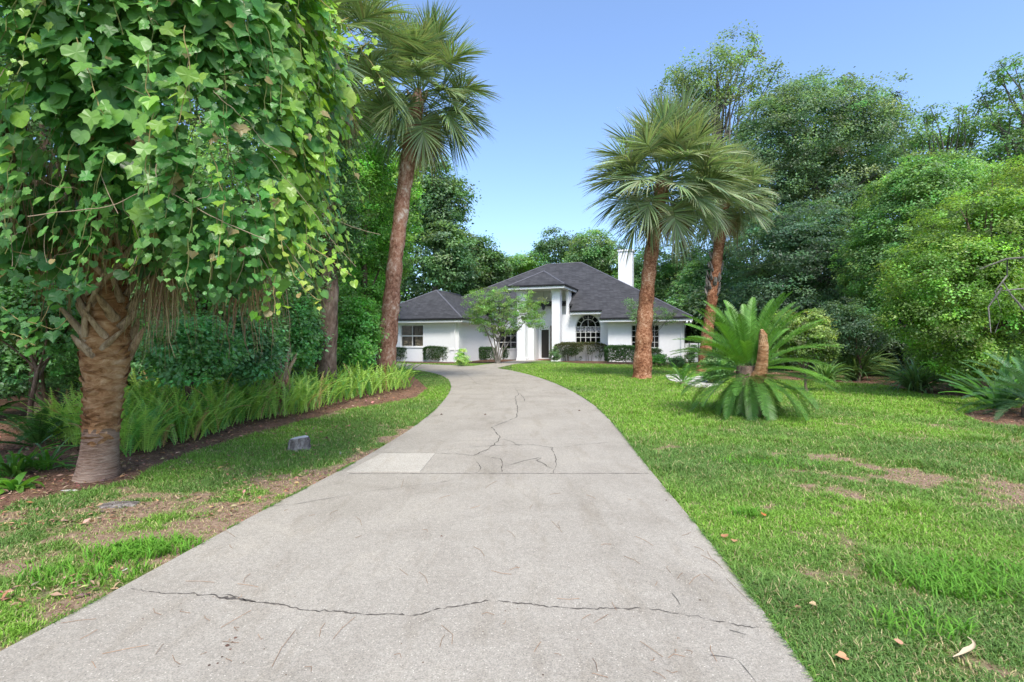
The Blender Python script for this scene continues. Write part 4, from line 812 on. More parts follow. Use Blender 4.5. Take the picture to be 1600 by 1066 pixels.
def big_sago():
    base = gp(1170, 650); r = np.random.default_rng(5); root = thing('sago_palm', 'big sago palm with a sawn trunk stub, on the lawn right of the palms', 'sago palm', (*base, 0))
    b = MB(); b.tube([(0, 0, -.02), (0, 0, .5), (0, 0, 1.0)], [.24, .24, .2], 18, nz=.08); b.build('trunk', M['bark'], root)
    tiers = [(60, 82, 12, 1.45, .95, 34, 155, (.12, .27, .035)), (40, 6, -62, 1.3, .85, 46, 180, (.09, .21, .035))]
    for n, e1, e0, L, h, bd, span, c in tiers:
        var = []
        for k in range(6):
            bb_ = MB(); pinnate(bb_, (0, 0, 0), 0, R(e1 + (e0 - e1) * k / 5), L, R(bd * (1 if k < 3 else 1.3)), 80, .185, .0058, tuple(np.array(c) * (1, .8, 1.15)[k % 3]), r, m=2, vup=.45, fwd=.75); var.append(bb_.mesh('frond', M['palm_leaf']))
        for i in range(n):
            k = min(5, int(i / n * 6)); a = 90 + ((i * 137.5) % 360 - 180) * span / 180; a = R(a)
            link('frond', var[k], root, (cos(a) * .12, sin(a) * .12, h + r.uniform(-.1, .05)), (r.uniform(-.08, .08), r.uniform(-.1, .1), a), r.uniform(.86, 1.08))
    return root
SG = big_sago()
b = MB()
b.tube([(.05, -.2, .75), (.09, -.3, .9), (.10, -.35, 1.1), (.11, -.37, 1.4), (.10, -.38, 1.62), (.06, -.4, 1.72)], [.14, .125, .1, .088, .075, .025], 14, nz=.05); b.build('sawn_stub', M['palm_near'], SG)
sago('small young sago palm beside the pale path, right of the stout palm', gp(1067, 603), 22, .72, 6, trunk_h=.12, elr=(5, 80), npin=34, plen=.11, tr=.09, w=.007, col=(.08, .18, .03))
sago('blue green sago cut off by the right edge of the lawn', gp(1625, 655), 50, 1.15, 7, trunk_h=.35, elr=(-10, 75), col=(.05, .13, .06), col2=(.085, .19, .07), npin=50, plen=.16)
# pale path slabs by the young sago
b = slab('p', smoothpts([gp(1040, 588), gp(1045, 596), gp(1062, 599), gp(1085, 597), gp(1075, 590), gp(1055, 586), gp(1040, 588)])[:-1], .05, None); tag(b.build('path_slab', M['pale']), 'pale stepping slab left of the young sago', 'slab', 'pale path slabs')
b = slab('p', smoothpts([gp(1068, 600), gp(1078, 606), gp(1115, 607), gp(1135, 597), gp(1115, 588), gp(1082, 590), gp(1068, 600)])[:-1], .05, None); tag(b.build('path_slab', M['pale']), 'pale path slab between the young sago and the big sago', 'slab', 'pale path slabs')

# ------------------------------------------------------------------ house (local x along the front, y to the back; origin at the front right eave corner)
TH = R(20); HO = (12.0, 34.0); HC, HS = cos(TH), sin(TH); PT = .57; EV = 3.12
def U(px, v):
    k = (px - CX) / F; return (k * (HO[1] + v * HC) - HO[0] - v * HS) / (HC + k * HS)
def ZZ(px, py, v):
    u = U(px, v); Y = HO[1] - u * HS + v * HC; return CAM_H + (CY - py) / F * Y
house = thing('house', 'white single storey house with charcoal hip roofs and a tall columned entry', 'house', (*HO, 0), -TH)
roofm = MB()
def slopeplane(b, pts, th=.14):
    b.poly(pts, 0); b.poly([(x, y, z - th) for x, y, z in pts][::-1], 0)
    n = len(pts); b.add(list(pts) + [(x, y, z - th) for x, y, z in pts], [(i, n + i, n + (i + 1) % n, (i + 1) % n) for i in range(n)], 0)
zf = lambda v: EV + PT * v
UL = -22.4; VB = 19.2; H2 = VB / 2
# front slope, eave stepped back over the arched window and the centre
slopeplane(roofm, [(0, 0, EV), (-H2, H2, zf(H2)), (UL + H2, H2, zf(H2)), (UL + 2.1, 2.1, zf(2.1)), (-8.6, 2.1, zf(2.1)), (-8.6, 1.1, zf(1.1)), (-6.2, 1.1, zf(1.1)), (-6.2, 0, EV)])
slopeplane(roofm, [(0, 0, EV), (0, VB, EV), (-H2, H2, zf(H2))])
slopeplane(roofm, [(0, VB, EV), (UL, VB, EV), (UL + H2, H2, zf(H2)), (-H2, H2, zf(H2))])
slopeplane(roofm, [(UL, VB, EV), (UL, 2, EV + 0), (UL + 2.1, 2.1, zf(2.1)), (UL + H2, H2, zf(H2))])
# left wing
wl, wr, wf, wb = -23.6, -15.0, -4.0, 9.0; hw = (wr - wl) / 2; cu = (wl + wr) / 2; LZ = EV - .03; pk = LZ + hw * PT
slopeplane(roofm, [(wl, wf, LZ), (wr, wf, LZ), (cu, wf + hw, pk)]); slopeplane(roofm, [(wr, wf, LZ), (wr, wb, LZ), (cu, wb - hw, pk), (cu, wf + hw, pk)])
slopeplane(roofm, [(wl, wb, LZ), (wl, wf, LZ), (cu, wf + hw, pk), (cu, wb - hw, pk)]); slopeplane(roofm, [(wr, wb, LZ), (wl, wb, LZ), (cu, wb - hw, pk)])
# portico roof
pl_, pr_, pf, PZ = -13.1, -8.75, 0.0, 5.62; ph = (pr_ - pl_) / 2; pc = (pl_ + pr_) / 2; P2 = .6
slopeplane(roofm, [(pl_, pf, PZ), (pr_, pf, PZ), (pc, pf + ph, PZ + ph * P2)]); slopeplane(roofm, [(pr_, pf, PZ), (pr_, 5.2, PZ), (pc, 7.0, PZ + ph * P2), (pc, pf + ph, PZ + ph * P2)])
slopeplane(roofm, [(pl_, 5.2, PZ), (pl_, pf, PZ), (pc, pf + ph, PZ + ph * P2), (pc, 7.0, PZ + ph * P2)])
roof = roofm.build('roof', M['roof'], house)
# hip caps
b = MB()
for a_, c_ in [((0, 0, EV), (-H2, H2, zf(H2))), ((-H2, H2, zf(H2)), (UL + H2, H2, zf(H2))), ((UL + 2.1, 2.1, zf(2.1)), (UL + H2, H2, zf(H2))), ((wr, wf, LZ), (cu, wf + hw, pk)), ((wl, wf, LZ), (cu, wf + hw, pk)), ((cu, wf + hw, pk), (cu, wb - hw, pk)), ((pr_, pf, PZ), (pc, pf + ph, PZ + ph * P2)), ((pl_, pf, PZ), (pc, pf + ph, PZ + ph * P2))]:
    b.tube([a_, c_], .06, 6)
b.build('ridge_cap', plain('ridge_cap', (.12, .12, .135), .85, .2), house)
# fascia + gutter + soffit
fa = MB(); gu = MB(); so_ = MB()
def eave(a, c, z, side, dep=.22):        # straight along u or v; side = outward direction
    (x0, y0), (x1, y1) = a, c; ox, oy = side
    fa.box((x0, y0, z - dep - .06), (x1 + (-ox) * .04, y1 + (-oy) * .04, z - .06)) if True else None
    gu.box((x0 + ox * .09, y0 + oy * .09, z - .085), (x1 + ox * .004, y1 + oy * .004, z + .015))
eave((-6.2, 0), (0, 0), EV, (0, -1)); eave((0, 0), (0, 19), EV, (1, 0)); eave((-8.6, 1.1), (-6.2, 1.1), zf(1.1), (0, -1))
eave((-15.0, 2.1), (-12.9, 2.1), zf(2.1), (0, -1)); eave((wl, wf), (wr, wf), LZ, (0, -1)); eave((wr, wf), (wr, 2.4), LZ, (1, 0))
eave((pl_, pf), (pr_, pf), PZ, (0, -1)); eave((pr_, pf), (pr_, 4.5), PZ, (1, 0)); eave((pl_, pf), (pl_, 4.5), PZ, (-1, 0))
fa.build('fascia', M['trim'], house); gu.build('gutter', M['gutter'], house)
so_.box((-6.2, .04, EV - .26), (-.04, .9, EV - .22)); so_.box((-.6, .9, EV - .26), (-.04, 18, EV - .22)); so_.box((-8.6, 1.14, zf(1.1) - .26), (-6.2, 1.9, zf(1.1) - .22))
so_.box((wl + .04, wf + .04, LZ - .26), (wr - .04, wf + .6, LZ - .22)); so_.box((wr - .6, wf + .6, LZ - .26), (wr - .04, 2.4, LZ - .22)); so_.box((pl_ + .04, pf + .04, PZ - .26), (pr_ - .04, 4, PZ - .22))
so_.build('soffit', M['cream'], house)
# walls
wm = MB()
def wallf(u0, u1, v, z0, z1, holes=(), th=.22):      # wall facing -y with rectangular holes (a,b,c,d)
    us = sorted({u0, u1, *[h[0] for h in holes], *[h[1] for h in holes]}); zs = sorted({z0, z1, *[h[2] for h in holes], *[h[3] for h in holes]})
    for a, c in zip(us[:-1], us[1:]):
        for e, f in zip(zs[:-1], zs[1:]):
            mu, mz = (a + c) / 2, (e + f) / 2
            if not any(h[0] < mu < h[1] and h[2] < mz < h[3] for h in holes): wm.box((a, v, e), (c, v + th, f))
def hole(px0, px1, py0, py1, v): return (U(px0, v), U(px1, v), ZZ((px0 + px1) / 2, py1, v), ZZ((px0 + px1) / 2, py0, v))
LWv = -3.5; h1 = hole(626, 661, 508, 542, LWv); wallf(-23.1, -15.5, LWv, 0, EV - .25, [h1])
wm.box((-15.72, LWv + .22, 0), (-15.5, 2.7, EV - .25)); wm.box((-23.1, LWv + .22, 0), (-22.9, 8, EV - .25))
CVv = 2.7; h2 = hole(779, 807, 515, 545, CVv); wallf(-15.5, -12.2, CVv, 0, zf(2.1) - .2, [h2]); 
# entry: low wall beside the door, back wall, upper wall, flanks
wallf(U(809, 1.3), U(834, 1.3), 1.3, 0, 2.75); wm.box((U(834, 1.3) - .2, 1.52, 0), (U(834, 1.3), 2.6, 2.75))
EVv = 2.6; hd = hole(844, 859, 513.5, 553, EVv); hd = (hd[0], hd[1], .12, hd[3]); wallf(-12.2, -8.9, EVv, 0, 5.4, [hd]); 
wm.box((-12.42, 1.54, 2.75), (-12.2, 2.6, 5.36)); wm.box((-9.1, 1.93, 0), (-8.9, 2.6, 5.36))
# arched window wall
AV = 1.7; ha = hole(899, 938.5, 491, 535.5, AV); ua, ub, za, zb = ha; rr_ = (ub - ua) / 2; zs_ = zb - rr_; ucn = (ua + ub) / 2; ztop = zf(1.1) - .24
wallf(-9.4, -5.3, AV, 0, ztop, [(ua, ub, za, ztop)])
n = 24; an = np.linspace(0, pi, n + 1)
for i in range(n):
    u0_, u1_ = ucn + rr_ * cos(an[i]), ucn + rr_ * cos(an[i + 1]); z0_, z1_ = zs_ + rr_ * sin(an[i]), zs_ + rr_ * sin(an[i + 1])
    for vv in (AV, AV + .22): wm.add([(u0_, vv, z0_), (u1_, vv, z1_), (u1_, vv, ztop), (u0_, vv, ztop)], [(0, 1, 2, 3)])
    wm.add([(u0_, AV, z0_), (u1_, AV, z1_), (u1_, AV + .22, z1_), (u0_, AV + .22, z0_)], [(0, 1, 2, 3)])
RV = .6; h3 = hole(986, 1030, 507.5, 544, RV); h3 = (h3[0], h3[1], h3[2], h3[3]); wallf(U(950, RV), -.55, RV, 0, EV - .25, [h3]); wm.box((-.77, RV + .22, 0), (-.55, 18.5, EV - .25)); wm.box((U(950, RV), RV + .22, 0), (U(950, RV) + .2, AV, EV - .25))
wm.box((-23, 18.3, 0), (-.8, 18.5, EV - .2))
wm.box((-22.8, -3, -.01), (-.9, 18, .02)) if False else None
wm.build('wall', M['stucco'], house)
# pillars
for (a0, a1) in [(U(862.5, .55), U(875, .55)), (-12.55, -11.9)]:
    b = MB(); b.box((a0, .5, 0), (a1, 1.12, PZ - .26)); b.box((a0 - .05, .45, 0), (a1 + .05, 1.17, .25)); b.box((a0 - .05, .45, PZ - .5), (a1 + .05, 1.17, PZ - .3)); b.build('pillar', M['stucco'], house)
# pilasters on the left wing
b = MB(); b.box((-16.1, LWv - .06, 0), (-15.44, LWv + .001, EV - .26)); b.box((-15.5, LWv, 0), (-15.44, LWv + .6, EV - .26)); b.build('pilaster', M['stucco'], house)
b = MB(); b.box((-16.15, LWv - .1, .85), (-15.4, LWv - .06, .95)); b.build('band', M['trim'], house)
# windows
def window(h, v, cols, rows, curtain=None, name='window', bar=.035, mid=True):
    a, c, e, f = h; root = bpy.data.objects.new(name, None); C.objects.link(root); root.parent = house
    fr = MB(); t_ = .06; y0, y1 = v + .08, v + .14
    fr.box((a, y0, e), (c, y1, e + t_)); fr.box((a, y0, f - t_), (c, y1, f)); fr.box((a, y0, e + t_), (a + t_, y1, f - t_)); fr.box((c - t_, y0, e + t_), (c, y1, f - t_))
    for i in range(1, cols): x = a + (c - a) * i / cols; fr.box((x - bar / 2, y0 + .005, e + t_), (x + bar / 2, y1 - .005, f - t_))
    for i in range(1, rows): z = e + (f - e) * i / rows; hh = bar * (1.6 if mid and i == rows // 2 else 1); fr.box((a + t_, y0 + .008, z - hh / 2), (c - t_, y1 - .008, z + hh / 2))
    fr.build('frame', M['frame'], root); g_ = MB(); g_.box((a + .02, v + .105, e + .02), (c - .02, v + .115, f - .02)); g_.build('pane', M['glass'], root)
    s = MB(); s.box((a - .06, v - .05, e - .07), (c + .06, v + .1, e - .002)); s.build('sill', M['trim'], root)
    rm = MB(); rm.box((a - .3, v + 1.2, e - .3), (c + .3, v + 1.25, f + .1)); rm.box((a - .35, v + .23, f + .1), (c + .35, v + 1.25, f + .14)); rm.box((a - .35, v + .23, e - .35), (a - .3, v + 1.2, f + .1)); rm.box((c + .3, v + .23, e - .35), (c + .35, v + 1.2, f + .1)); rm.box((a - .35, v + .23, e - .39), (c + .35, v + 1.25, e - .35)); rm.build('room_recess', M['room'], root)
    if curtain:
        cb = MB()
        for (k0, k1) in curtain:
            m = 40; q = np.linspace(a + (c - a) * k0, a + (c - a) * k1, m); Pc = np.stack([q, v + .25 + .03 * np.sin(q * 55), np.full(m, (e + f) / 2)], -1)[None]; Wc = np.zeros_like(Pc); Wc[..., 2] = (f - e) / 2; cb.strips(Pc, Wc, 0)
        cb.build('curtain', M['curtain'], root)
    return root
window(h1, LWv, 2, 2, [(.0, .42), (.55, .98)], bar=.05); window(h2, CVv, 3, 3); window(h3, RV, 6, 4, [(.36, .52)], bar=.03)
# arched window
aw = bpy.data.objects.new('arched_window', None); C.objects.link(aw); aw.parent = house; fr = MB(); y0, y1 = AV + .08, AV + .14
def arcbar(rad_, wdt, a0=0, a1=pi):
    q = np.linspace(a0, a1, 25)
    for i in range(24):
        c0, s0, c1, s1 = cos(q[i]), sin(q[i]), cos(q[i + 1]), sin(q[i + 1]); V = []
        for yy in (y0, y1): V += [(ucn + rad_ * c0, yy, zs_ + rad_ * s0), (ucn + (rad_ - wdt) * c0, yy, zs_ + (rad_ - wdt) * s0), (ucn + (rad_ - wdt) * c1, yy, zs_ + (rad_ - wdt) * s1), (ucn + rad_ * c1, yy, zs_ + rad_ * s1)]
        fr.add(V, [(0, 1, 2, 3), (7, 6, 5, 4), (0, 3, 7, 4), (1, 5, 6, 2)])
arcbar(rr_, .06); arcbar(rr_ * .62, .045)
for k in range(1, 6):
    a_ = k * pi / 6; r0_ = .0 if k == 3 else rr_ * .6; p0 = np.array([ucn + r0_ * cos(a_), (y0 + y1) / 2, zs_ + r0_ * sin(a_)]); p1 = np.array([ucn + (rr_ - .02) * cos(a_), (y0 + y1) / 2, zs_ + (rr_ - .02) * sin(a_)]); fr.tube([p0, p1], .022, 6)
for k in range(0, 6): x = ua + (ub - ua) * k / 5; x = min(max(x, ua + .03), ub - .03); fr.box((x - .022, y0 + .003, za), (x + .022, y1 - .003, zs_))
for k in range(0, 4): z = za + (zs_ - za) * k / 3; fr.box((ua, y0 + .006, z - .025), (ub, y1 - .006, z + .025))
fr.build('frame', M['frame'], aw); g_ = MB(); g_.box((ua + .02, AV + .105, za + .02), (ub - .02, AV + .115, zs_)); V = [(ucn, AV + .11, zs_)] + [(ucn + (rr_ - .02) * cos(q), AV + .11, zs_ + (rr_ - .02) * sin(q)) for q in an]; g_.add(V, [(0, i + 1, i + 2) for i in range(n)]); g_.build('pane', M['glass'], aw)
vb = MB(); m = 60; q = np.linspace(ua + .05, ub - .05, m); Pc = np.stack([q, AV + .22 + .02 * np.sin(q * 40), zs_ - .18 + .05 * np.cos(q * 20)], -1)[None]; Wc = np.zeros_like(Pc); Wc[..., 2] = .15; vb.strips(Pc, Wc, 0); vb.build('valance', M['valance'], aw)
rm = MB(); rm.box((ua - .3, AV + 1.4, za - .3), (ub + .3, AV + 1.45, ztop)); rm.box((ua - .35, AV + .23, za - .3), (ua - .3, AV + 1.4, ztop)); rm.box((ub + .3, AV + .23, za - .3), (ub + .35, AV + 1.4, ztop)); rm.build('room_recess', M['room'], aw)
s = MB(); s.box((ua - .06, AV - .05, za - .1), (ub + .06, AV + .08, za - .03)); s.build('sill', M['trim'], aw)
# door
dr = bpy.data.objects.new('door', None); C.objects.link(dr); dr.parent = house; a, c, e, f = hd; w_ = .09
b = MB(); b.box((a, EVv + .05, e), (a + w_, EVv + .15, f)); b.box((c - w_, EVv + .05, e), (c, EVv + .15, f)); b.box((a + w_, EVv + .05, f - w_), (c - w_, EVv + .15, f)); b.box((a + w_, EVv + .05, e), (c - w_, EVv + .15, e + .05)); b.build('frame', M['trim'], dr)
b = MB(); b.box((a + w_, EVv + .08, e + .05), (c - w_, EVv + .13, f - w_)); b.build('leaf', M['door'], dr); b = MB(); b.tube([(a + .17, EVv + .03, 1.05), (a + .17, EVv + .03, 1.25)], .015, 6); b.build('handle', M['metal'], dr)
b = MB(); b.box((-11.3, 1.9, 0), (-9.12, 2.59, .1)); b.build('step', M['paver'], house)
b = MB(); a = U(859.5, EVv - .1); b.box((a, EVv - .12, 0), (a + .3, EVv - .002, 2.7)); b.build('stone_pier', M['stone'], house)
b = MB(); u_ = U(848, EVv) ; b.tube([(-10.9, 2.0, 5.3), (-10.9, 2.0, 4.5)], .01, 5); b.tube([(-10.9, 2.0, 4.5), (-10.9, 2.0, 4.35), (-10.9, 2.0, 4.0), (-10.9, 2.0, 3.9)], [.05, .14, .12, .03], 8); b.build('lantern', M['metal'], house)
b = MB(); b.box((-.56, 2.2, 1.2), (-.5, 3.4, 2.4)); b.build('side_window', M['door'], house)
b = MB(); [b.box((u_, v_ - .1, 0), (u_ + .08, v_ - .003, z_)) for u_, v_, z_ in ((-15.75, LWv - .06, EV - .3),)]; b.build('downpipe', M['trim'], house)
b = MB(); b.box((-.75, RV - .1, 0), (-.66, RV - .003, EV - .3)); b.build('downpipe', M['trim'], house)
# chimney
cv = 8.5; cu0, cu1 = U(966, cv), U(988, cv); ct = ZZ(977, 390, cv); chim = MB(); chim.box((cu0, cv, 4), (cu1, cv + 1.1, ct - .15)); chim.build('chimney', M['stucco'], house); b = MB(); b.box((cu0 - .07, cv - .07, ct - .15), (cu1 + .07, cv + 1.17, ct)); b.build('chimney_cap', M['trim'], house)
# flood light at the right eave
b = MB(); b.tube([(-.12, -.02, EV - .3), (-.12, -.2, EV - .42)], [.04, .07], 8); b.tube([(-.35, -.02, EV - .3), (-.38, -.2, EV - .42)], [.04, .07], 8); b.build('flood_light', M['trim'], house)

# side gate and low wall on the right of the house
x0, y0 = at(1048, 540, 35.6)[:2]; rt = thing('side_gate', 'white side gate with slim dark posts right of the house corner', 'gate', (x0, y0, 0), -TH * .3); b = MB(); b.box((0, 0, .05), (2.6, .06, 1.35)); b.build('panel', M['stucco'], rt)
for k in range(4): b = MB(); b.tube([(.0 + k * .62, -.06, 0), (.0 + k * .62, -.06, 1.5)], .025, 6); b.build('post', M['metal'], rt)
b = MB(); b.box((0, -.075, 1.42), (.62, -.045, 1.46)); b.build('rail', M['metal'], rt)

# ------------------------------------------------------------------ hedges and shrubs at the house
def hedge(px0, px1, ytop, ybase, depth, label, seed, col=(.045, .11, .028), group='clipped hedges along the house front', gap=.0, tone2=None):
    Yb = F * CAM_H / (ybase - CY); x0 = (px0 - CX) / F * Yb; x1 = (px1 - CX) / F * Yb; h = CAM_H - (ytop - CY) / F * Yb; r = np.random.default_rng(seed)
    root = thing('hedge', label, 'hedge', ((x0 + x1) / 2, Yb, 0), 0, group); W = (x1 - x0) / 2; b = MB(); n = int(5200 * (2 * W * depth + 2 * W * h + depth * h) / 3)
    p = np.stack([r.uniform(-W, W, n), r.uniform(0, depth, n), h * (1 - r.random(n) ** 1.4 * (1 - .15))], -1); face = r.integers(0, 4, n)
    p[face == 0, 2] = h; p[face == 1, 1] = 0; p[face == 2, 1] = depth; q = face == 3; p[q, 0] = np.sign(p[q, 0]) * W
    cr = np.minimum(1, (np.abs(p[:, 0]) / W) ** 8); p[:, 2] *= 1 - .12 * cr; p += r.normal(0, .035, (n, 3)); p[:, 2] += .06 * (vnoise(p[:, 0] + seed, p[:, 1], .4) - .5)
    keep = (vnoise(p[:, 0] * 1.0 + seed * 3, p[:, 2], .3, 4) > gap * (1 - p[:, 2] / h)); p = p[keep]; n = len(p)
    nr = unit(p - np.array([0, depth / 2, h * .4])) + r.normal(0, .6, (n, 3)); X, Y, Z_ = basis(nr, r.normal(0, 1, (n, 3))); cl = jit(col, n, .25, r)
    if tone2 is not None: t = (np.clip((p[:, 2] / h - .6) * 4, 0, 1) * (r.random(n) < .7))[:, None]; cl = cl * (1 - t) + np.array(tone2) * t
    b.inst(LL, LF, p, X, Y, Z_, r.uniform(.05, .1, n), 0, cl); b.build('foliage', M['leaf'], root)
    for i in range(int(W * 9)):
        s = MB(); x = r.uniform(-W * .9, W * .9); s.tube([(x, depth * .5, 0), (x + r.normal(0, .06), depth * .5 + r.normal(0, .1), h * .5), (x + r.normal(0, .15), depth * .5, h * .9)], [.018, .014, .006], 5); s.build('stem', M['bark_grey'], root)
hedge(613, 659, 543.5, 565, .8, 'clipped hedge under the left wing window, leftmost of the hedges', 1, gap=.5)
hedge(662, 704, 542.5, 566, .8, 'clipped hedge in front of the left wing corner, beside the pale bush', 2, gap=.35)
hedge(737, 773, 544, 563.5, .9, 'dark clipped hedge left of the small tree trunk', 3)
hedge(786, 808, 543.5, 562, .8, 'short clipped hedge right of the small tree trunk', 4)
hedge(868, 946, 536.5, 565, .9, 'long bronze topped hedge under the arched window', 5, (.05, .1, .03), gap=.75, tone2=(.13, .13, .05))
hedge(949, 1000, 541.5, 568, 1.0, 'solid green hedge left of the stout palm trunk', 6, (.045, .12, .028))
hedge(1012, 1036, 545, 567, .8, 'small loose hedge right of the stout palm trunk', 7, (.06, .12, .04), gap=.5)
def bush(px, ybase, rx, rz, label, seed, col, n=120, ls=.07, name='shrub', per=45, cr=.14):
    Y = F * CAM_H / (ybase - CY); return tree(name, label, 'shrub', px, Y, 0, [(px, ybase - rz, 0, rx, rz, rx * Y / F)], n, per, cr, ls, col, seed, r0=.02, tmpl=(LL, LF), shell=.3, nl=8)
bush(722, 573, 10, 14, 'pale yellow green bush standing alone before the left wing corner', 301, (.22, .34, .11), 70)
bush(866, 566, 9, 12, 'rounded grey green bush beside the entry pillar', 302, (.07, .13, .05), 60)
bush(1030, 573, 16, 10, 'low leafy bush between the stout palm and the side gate', 303, (.08, .2, .03), 90)
bush(1058, 575, 14, 9, 'low mixed green bush before the white side gate', 304, (.09, .17, .06), 80)
bush(1082, 570, 10, 16, 'thin upright bush at the right end of the side gate', 305, (.07, .13, .04), 60)
bush(1120, 600, 22, 26, 'fine leaved bush left of the big sago', 306, (.09, .18, .05), 150)
bush(1160, 585, 26, 30, 'bush behind the big sago with thin leaves', 307, (.08, .16, .05), 150)
bush(1115, 560, 18, 24, 'bright bush behind the shaggy banded palm', 308, (.1, .22, .04), 120)
# small trees in front of the house
rt = tree('small_tree', 'small multi stemmed tree with airy green crown in front of the entry', 'tree', 777, 33.5, 0, [(760, 470, 0, 34, 24, 1.5), (800, 478, 0, 44, 34, 1.6), (835, 490, 0, 24, 26, 1.2), (780, 505, .2, 40, 22, 1.3), (745, 490, 0, 22, 16, 1)], 340, 60, .24, .085, (.11, .2, .05), 401, 'bark_grey', .06, shell=.2, nl=50, cvar=.25)
tb = MB(); r = np.random.default_rng(4)
for dx_ in (-.5, -.2, .15, .5, .9): tb = MB(); P = np.array([(dx_ * .12, 0, 0), (dx_ * .4, r.normal(0, .1), .8), (dx_ * 1.3, r.normal(0, .3), 2.0), (dx_ * 2.2, r.normal(0, .3), 3.0)]); tb.tube(P, [.06, .05, .035, .015], 6); tb.build('stem', M['bark_grey'], rt)
tree('small_tree', 'thin see through young tree before the right wing window', 'tree', 1012, 31.5, 0, [(1000, 478, 0, 26, 16, 1), (1035, 490, 0, 22, 18, 1), (1005, 498, 0, 28, 12, 1)], 80, 55, .22, .07, (.09, .16, .06), 402, 'bark_grey', .03, shell=.2, nl=30)
# crepe like bare shrub near gate
# ------------------------------------------------------------------ small things on the ground
x, y = gp(466, 704); rt = thing('tree_stump', 'small weathered grey stump sitting on the left lawn', 'stump', (x, y, 0)); b = MB()
n_ = 14; r = np.random.default_rng(2); th = np.linspace(0, 2 * pi, n_, endpoint=False); rings = [(0, 1.05), (.05, 1.0), (.12, .93), (.165, .9), (.175, .8)]; V = []
for z, s_ in rings:
    for k, a in enumerate(th): q = s_ * (1 + .09 * sin(3 * a + 1) + .05 * r.normal()); V.append((.155 * q * cos(a), .11 * q * sin(a), z + (.02 * cos(a) if z > .1 else 0) + .006 * r.normal()))
b.add(V, [(i * n_ + k, i * n_ + (k + 1) % n_, (i + 1) * n_ + (k + 1) % n_, (i + 1) * n_ + k) for i in range(4) for k in range(n_)]); b.poly([V[4 * n_ + k] for k in range(n_)], 1); b.build('stump_body', [M['rock'], M['pale']], rt)
def flatstone(px, py, rx, ry, h, label, seed, m='rock', name='flat_stone'):
    x, y = gp(px, py); r = np.random.default_rng(seed); n_ = 18; th = np.linspace(0, 2 * pi, n_, endpoint=False); q = 1 + .1 * r.normal(0, 1, n_); b = MB(); V = [(rx * q[k] * s_ * cos(a), ry * q[k] * s_ * sin(a), z) for z, s_ in ((0, 1.03), (h * .7, .95), (h, .8)) for k, a in enumerate(th)]
    b.add(V, [(i * n_ + k, i * n_ + (k + 1) % n_, (i + 1) * n_ + (k + 1) % n_, (i + 1) * n_ + k) for i in range(2) for k in range(n_)]); b.poly(V[2 * n_:]); tag(b.build(name, M[m], loc=(x, y, 0)), label, 'stone')
flatstone(185, 790, .17, .1, .02, 'flat grey stone sunk in bare soil near the thick palm', 4)
flatstone(110, 768, .1, .03, .012, 'narrow pale stone at the foot of the near palm', 5, 'pale')
# fallen frond sheath
x, y = gp(1508, 1028); rt = thing('palm_sheath', 'curled pale dry palm sheath lying on the grass at bottom right', 'palm sheath', (x, y, .035))
K = np.array([(-.1, -.05, 0), (-.06, -.045, .008), (-.02, -.03, .012), (.03, -.005, .012), (.07, .03, .01), (.085, .055, .012), (.085, .085, .015)]); tt = np.linspace(0, 6, 30); P = np.stack([np.interp(tt, range(7), K[:, i]) for i in range(3)], -1)
wd = np.interp(tt, [0, 1, 2, 3, 4, 5, 6], [.002, .007, .014, .011, .006, .004, .003]); b = MB(); T = unit(np.gradient(P, axis=0)); S = unit(np.cross(T, [0, 0, 1])); m = 7; q = np.linspace(-1, 1, m)
V = P[:, None] + S[:, None] * (wd[:, None] * q)[..., None] + np.array([0, 0, 1]) * (wd[:, None] * (q ** 2) * .8)[..., None]; b.add(V, [(i * m + k, i * m + k + 1, (i + 1) * m + k + 1, (i + 1) * m + k) for i in range(29) for k in range(m - 1)], 0, (.58, .46, .32)); b.build('sheath', M['dry'], rt, True)
# fallen leaves on the lawn
r = np.random.default_rng(66); lv = None
for i, (px, py, sz, c, lab) in enumerate([(1195, 813, .045, (.5, .17, .06), 'orange fallen leaf beside the bright grass tuft'), (1130, 847, .05, (.4, .2, .1), 'brown fallen leaf nearest the right driveway edge'), (1147, 852, .04, (.45, .25, .13), 'brown fallen leaf just right of the one near the driveway edge'), (1340, 876, .045, (.5, .25, .12), 'tan fallen leaf in the middle of the right lawn'),
                                     (1250, 960, .04, (.35, .2, .12), 'brown fallen leaf low on the right lawn'), (1274, 955, .035, (.6, .42, .25), 'pale peach fallen leaf low on the right lawn'), (1322, 1040, .05, (.55, .3, .16), 'curled tan fallen leaf at the bottom of the right lawn'), (1409, 1019, .035, (.55, .28, .18), 'small pinkish fallen leaf left of the dry sheath'),
                                     (195, 900, .03, (.75, .72, .65), 'small white petal by the left driveway edge'), (50, 792, .05, (.45, .2, .09), 'orange brown leaf below the narrow pale stone')]):
    x, y = gp(px, py); b = MB(); V = np.array(LS[i % 4][0]) * sz; V[:, 2] += .3 * (V[:, 0] ** 2 + V[:, 1] ** 2) / sz; b.add(V, LS[i % 4][1], 0, c); o = b.build('fallen_leaf', M['dry'], loc=(x, y, .04)); o.rotation_euler = (r.uniform(-.3, .3), r.uniform(-.3, .3), r.uniform(0, 6)); tag(o, lab, 'leaf', 'fallen leaves on the grass')
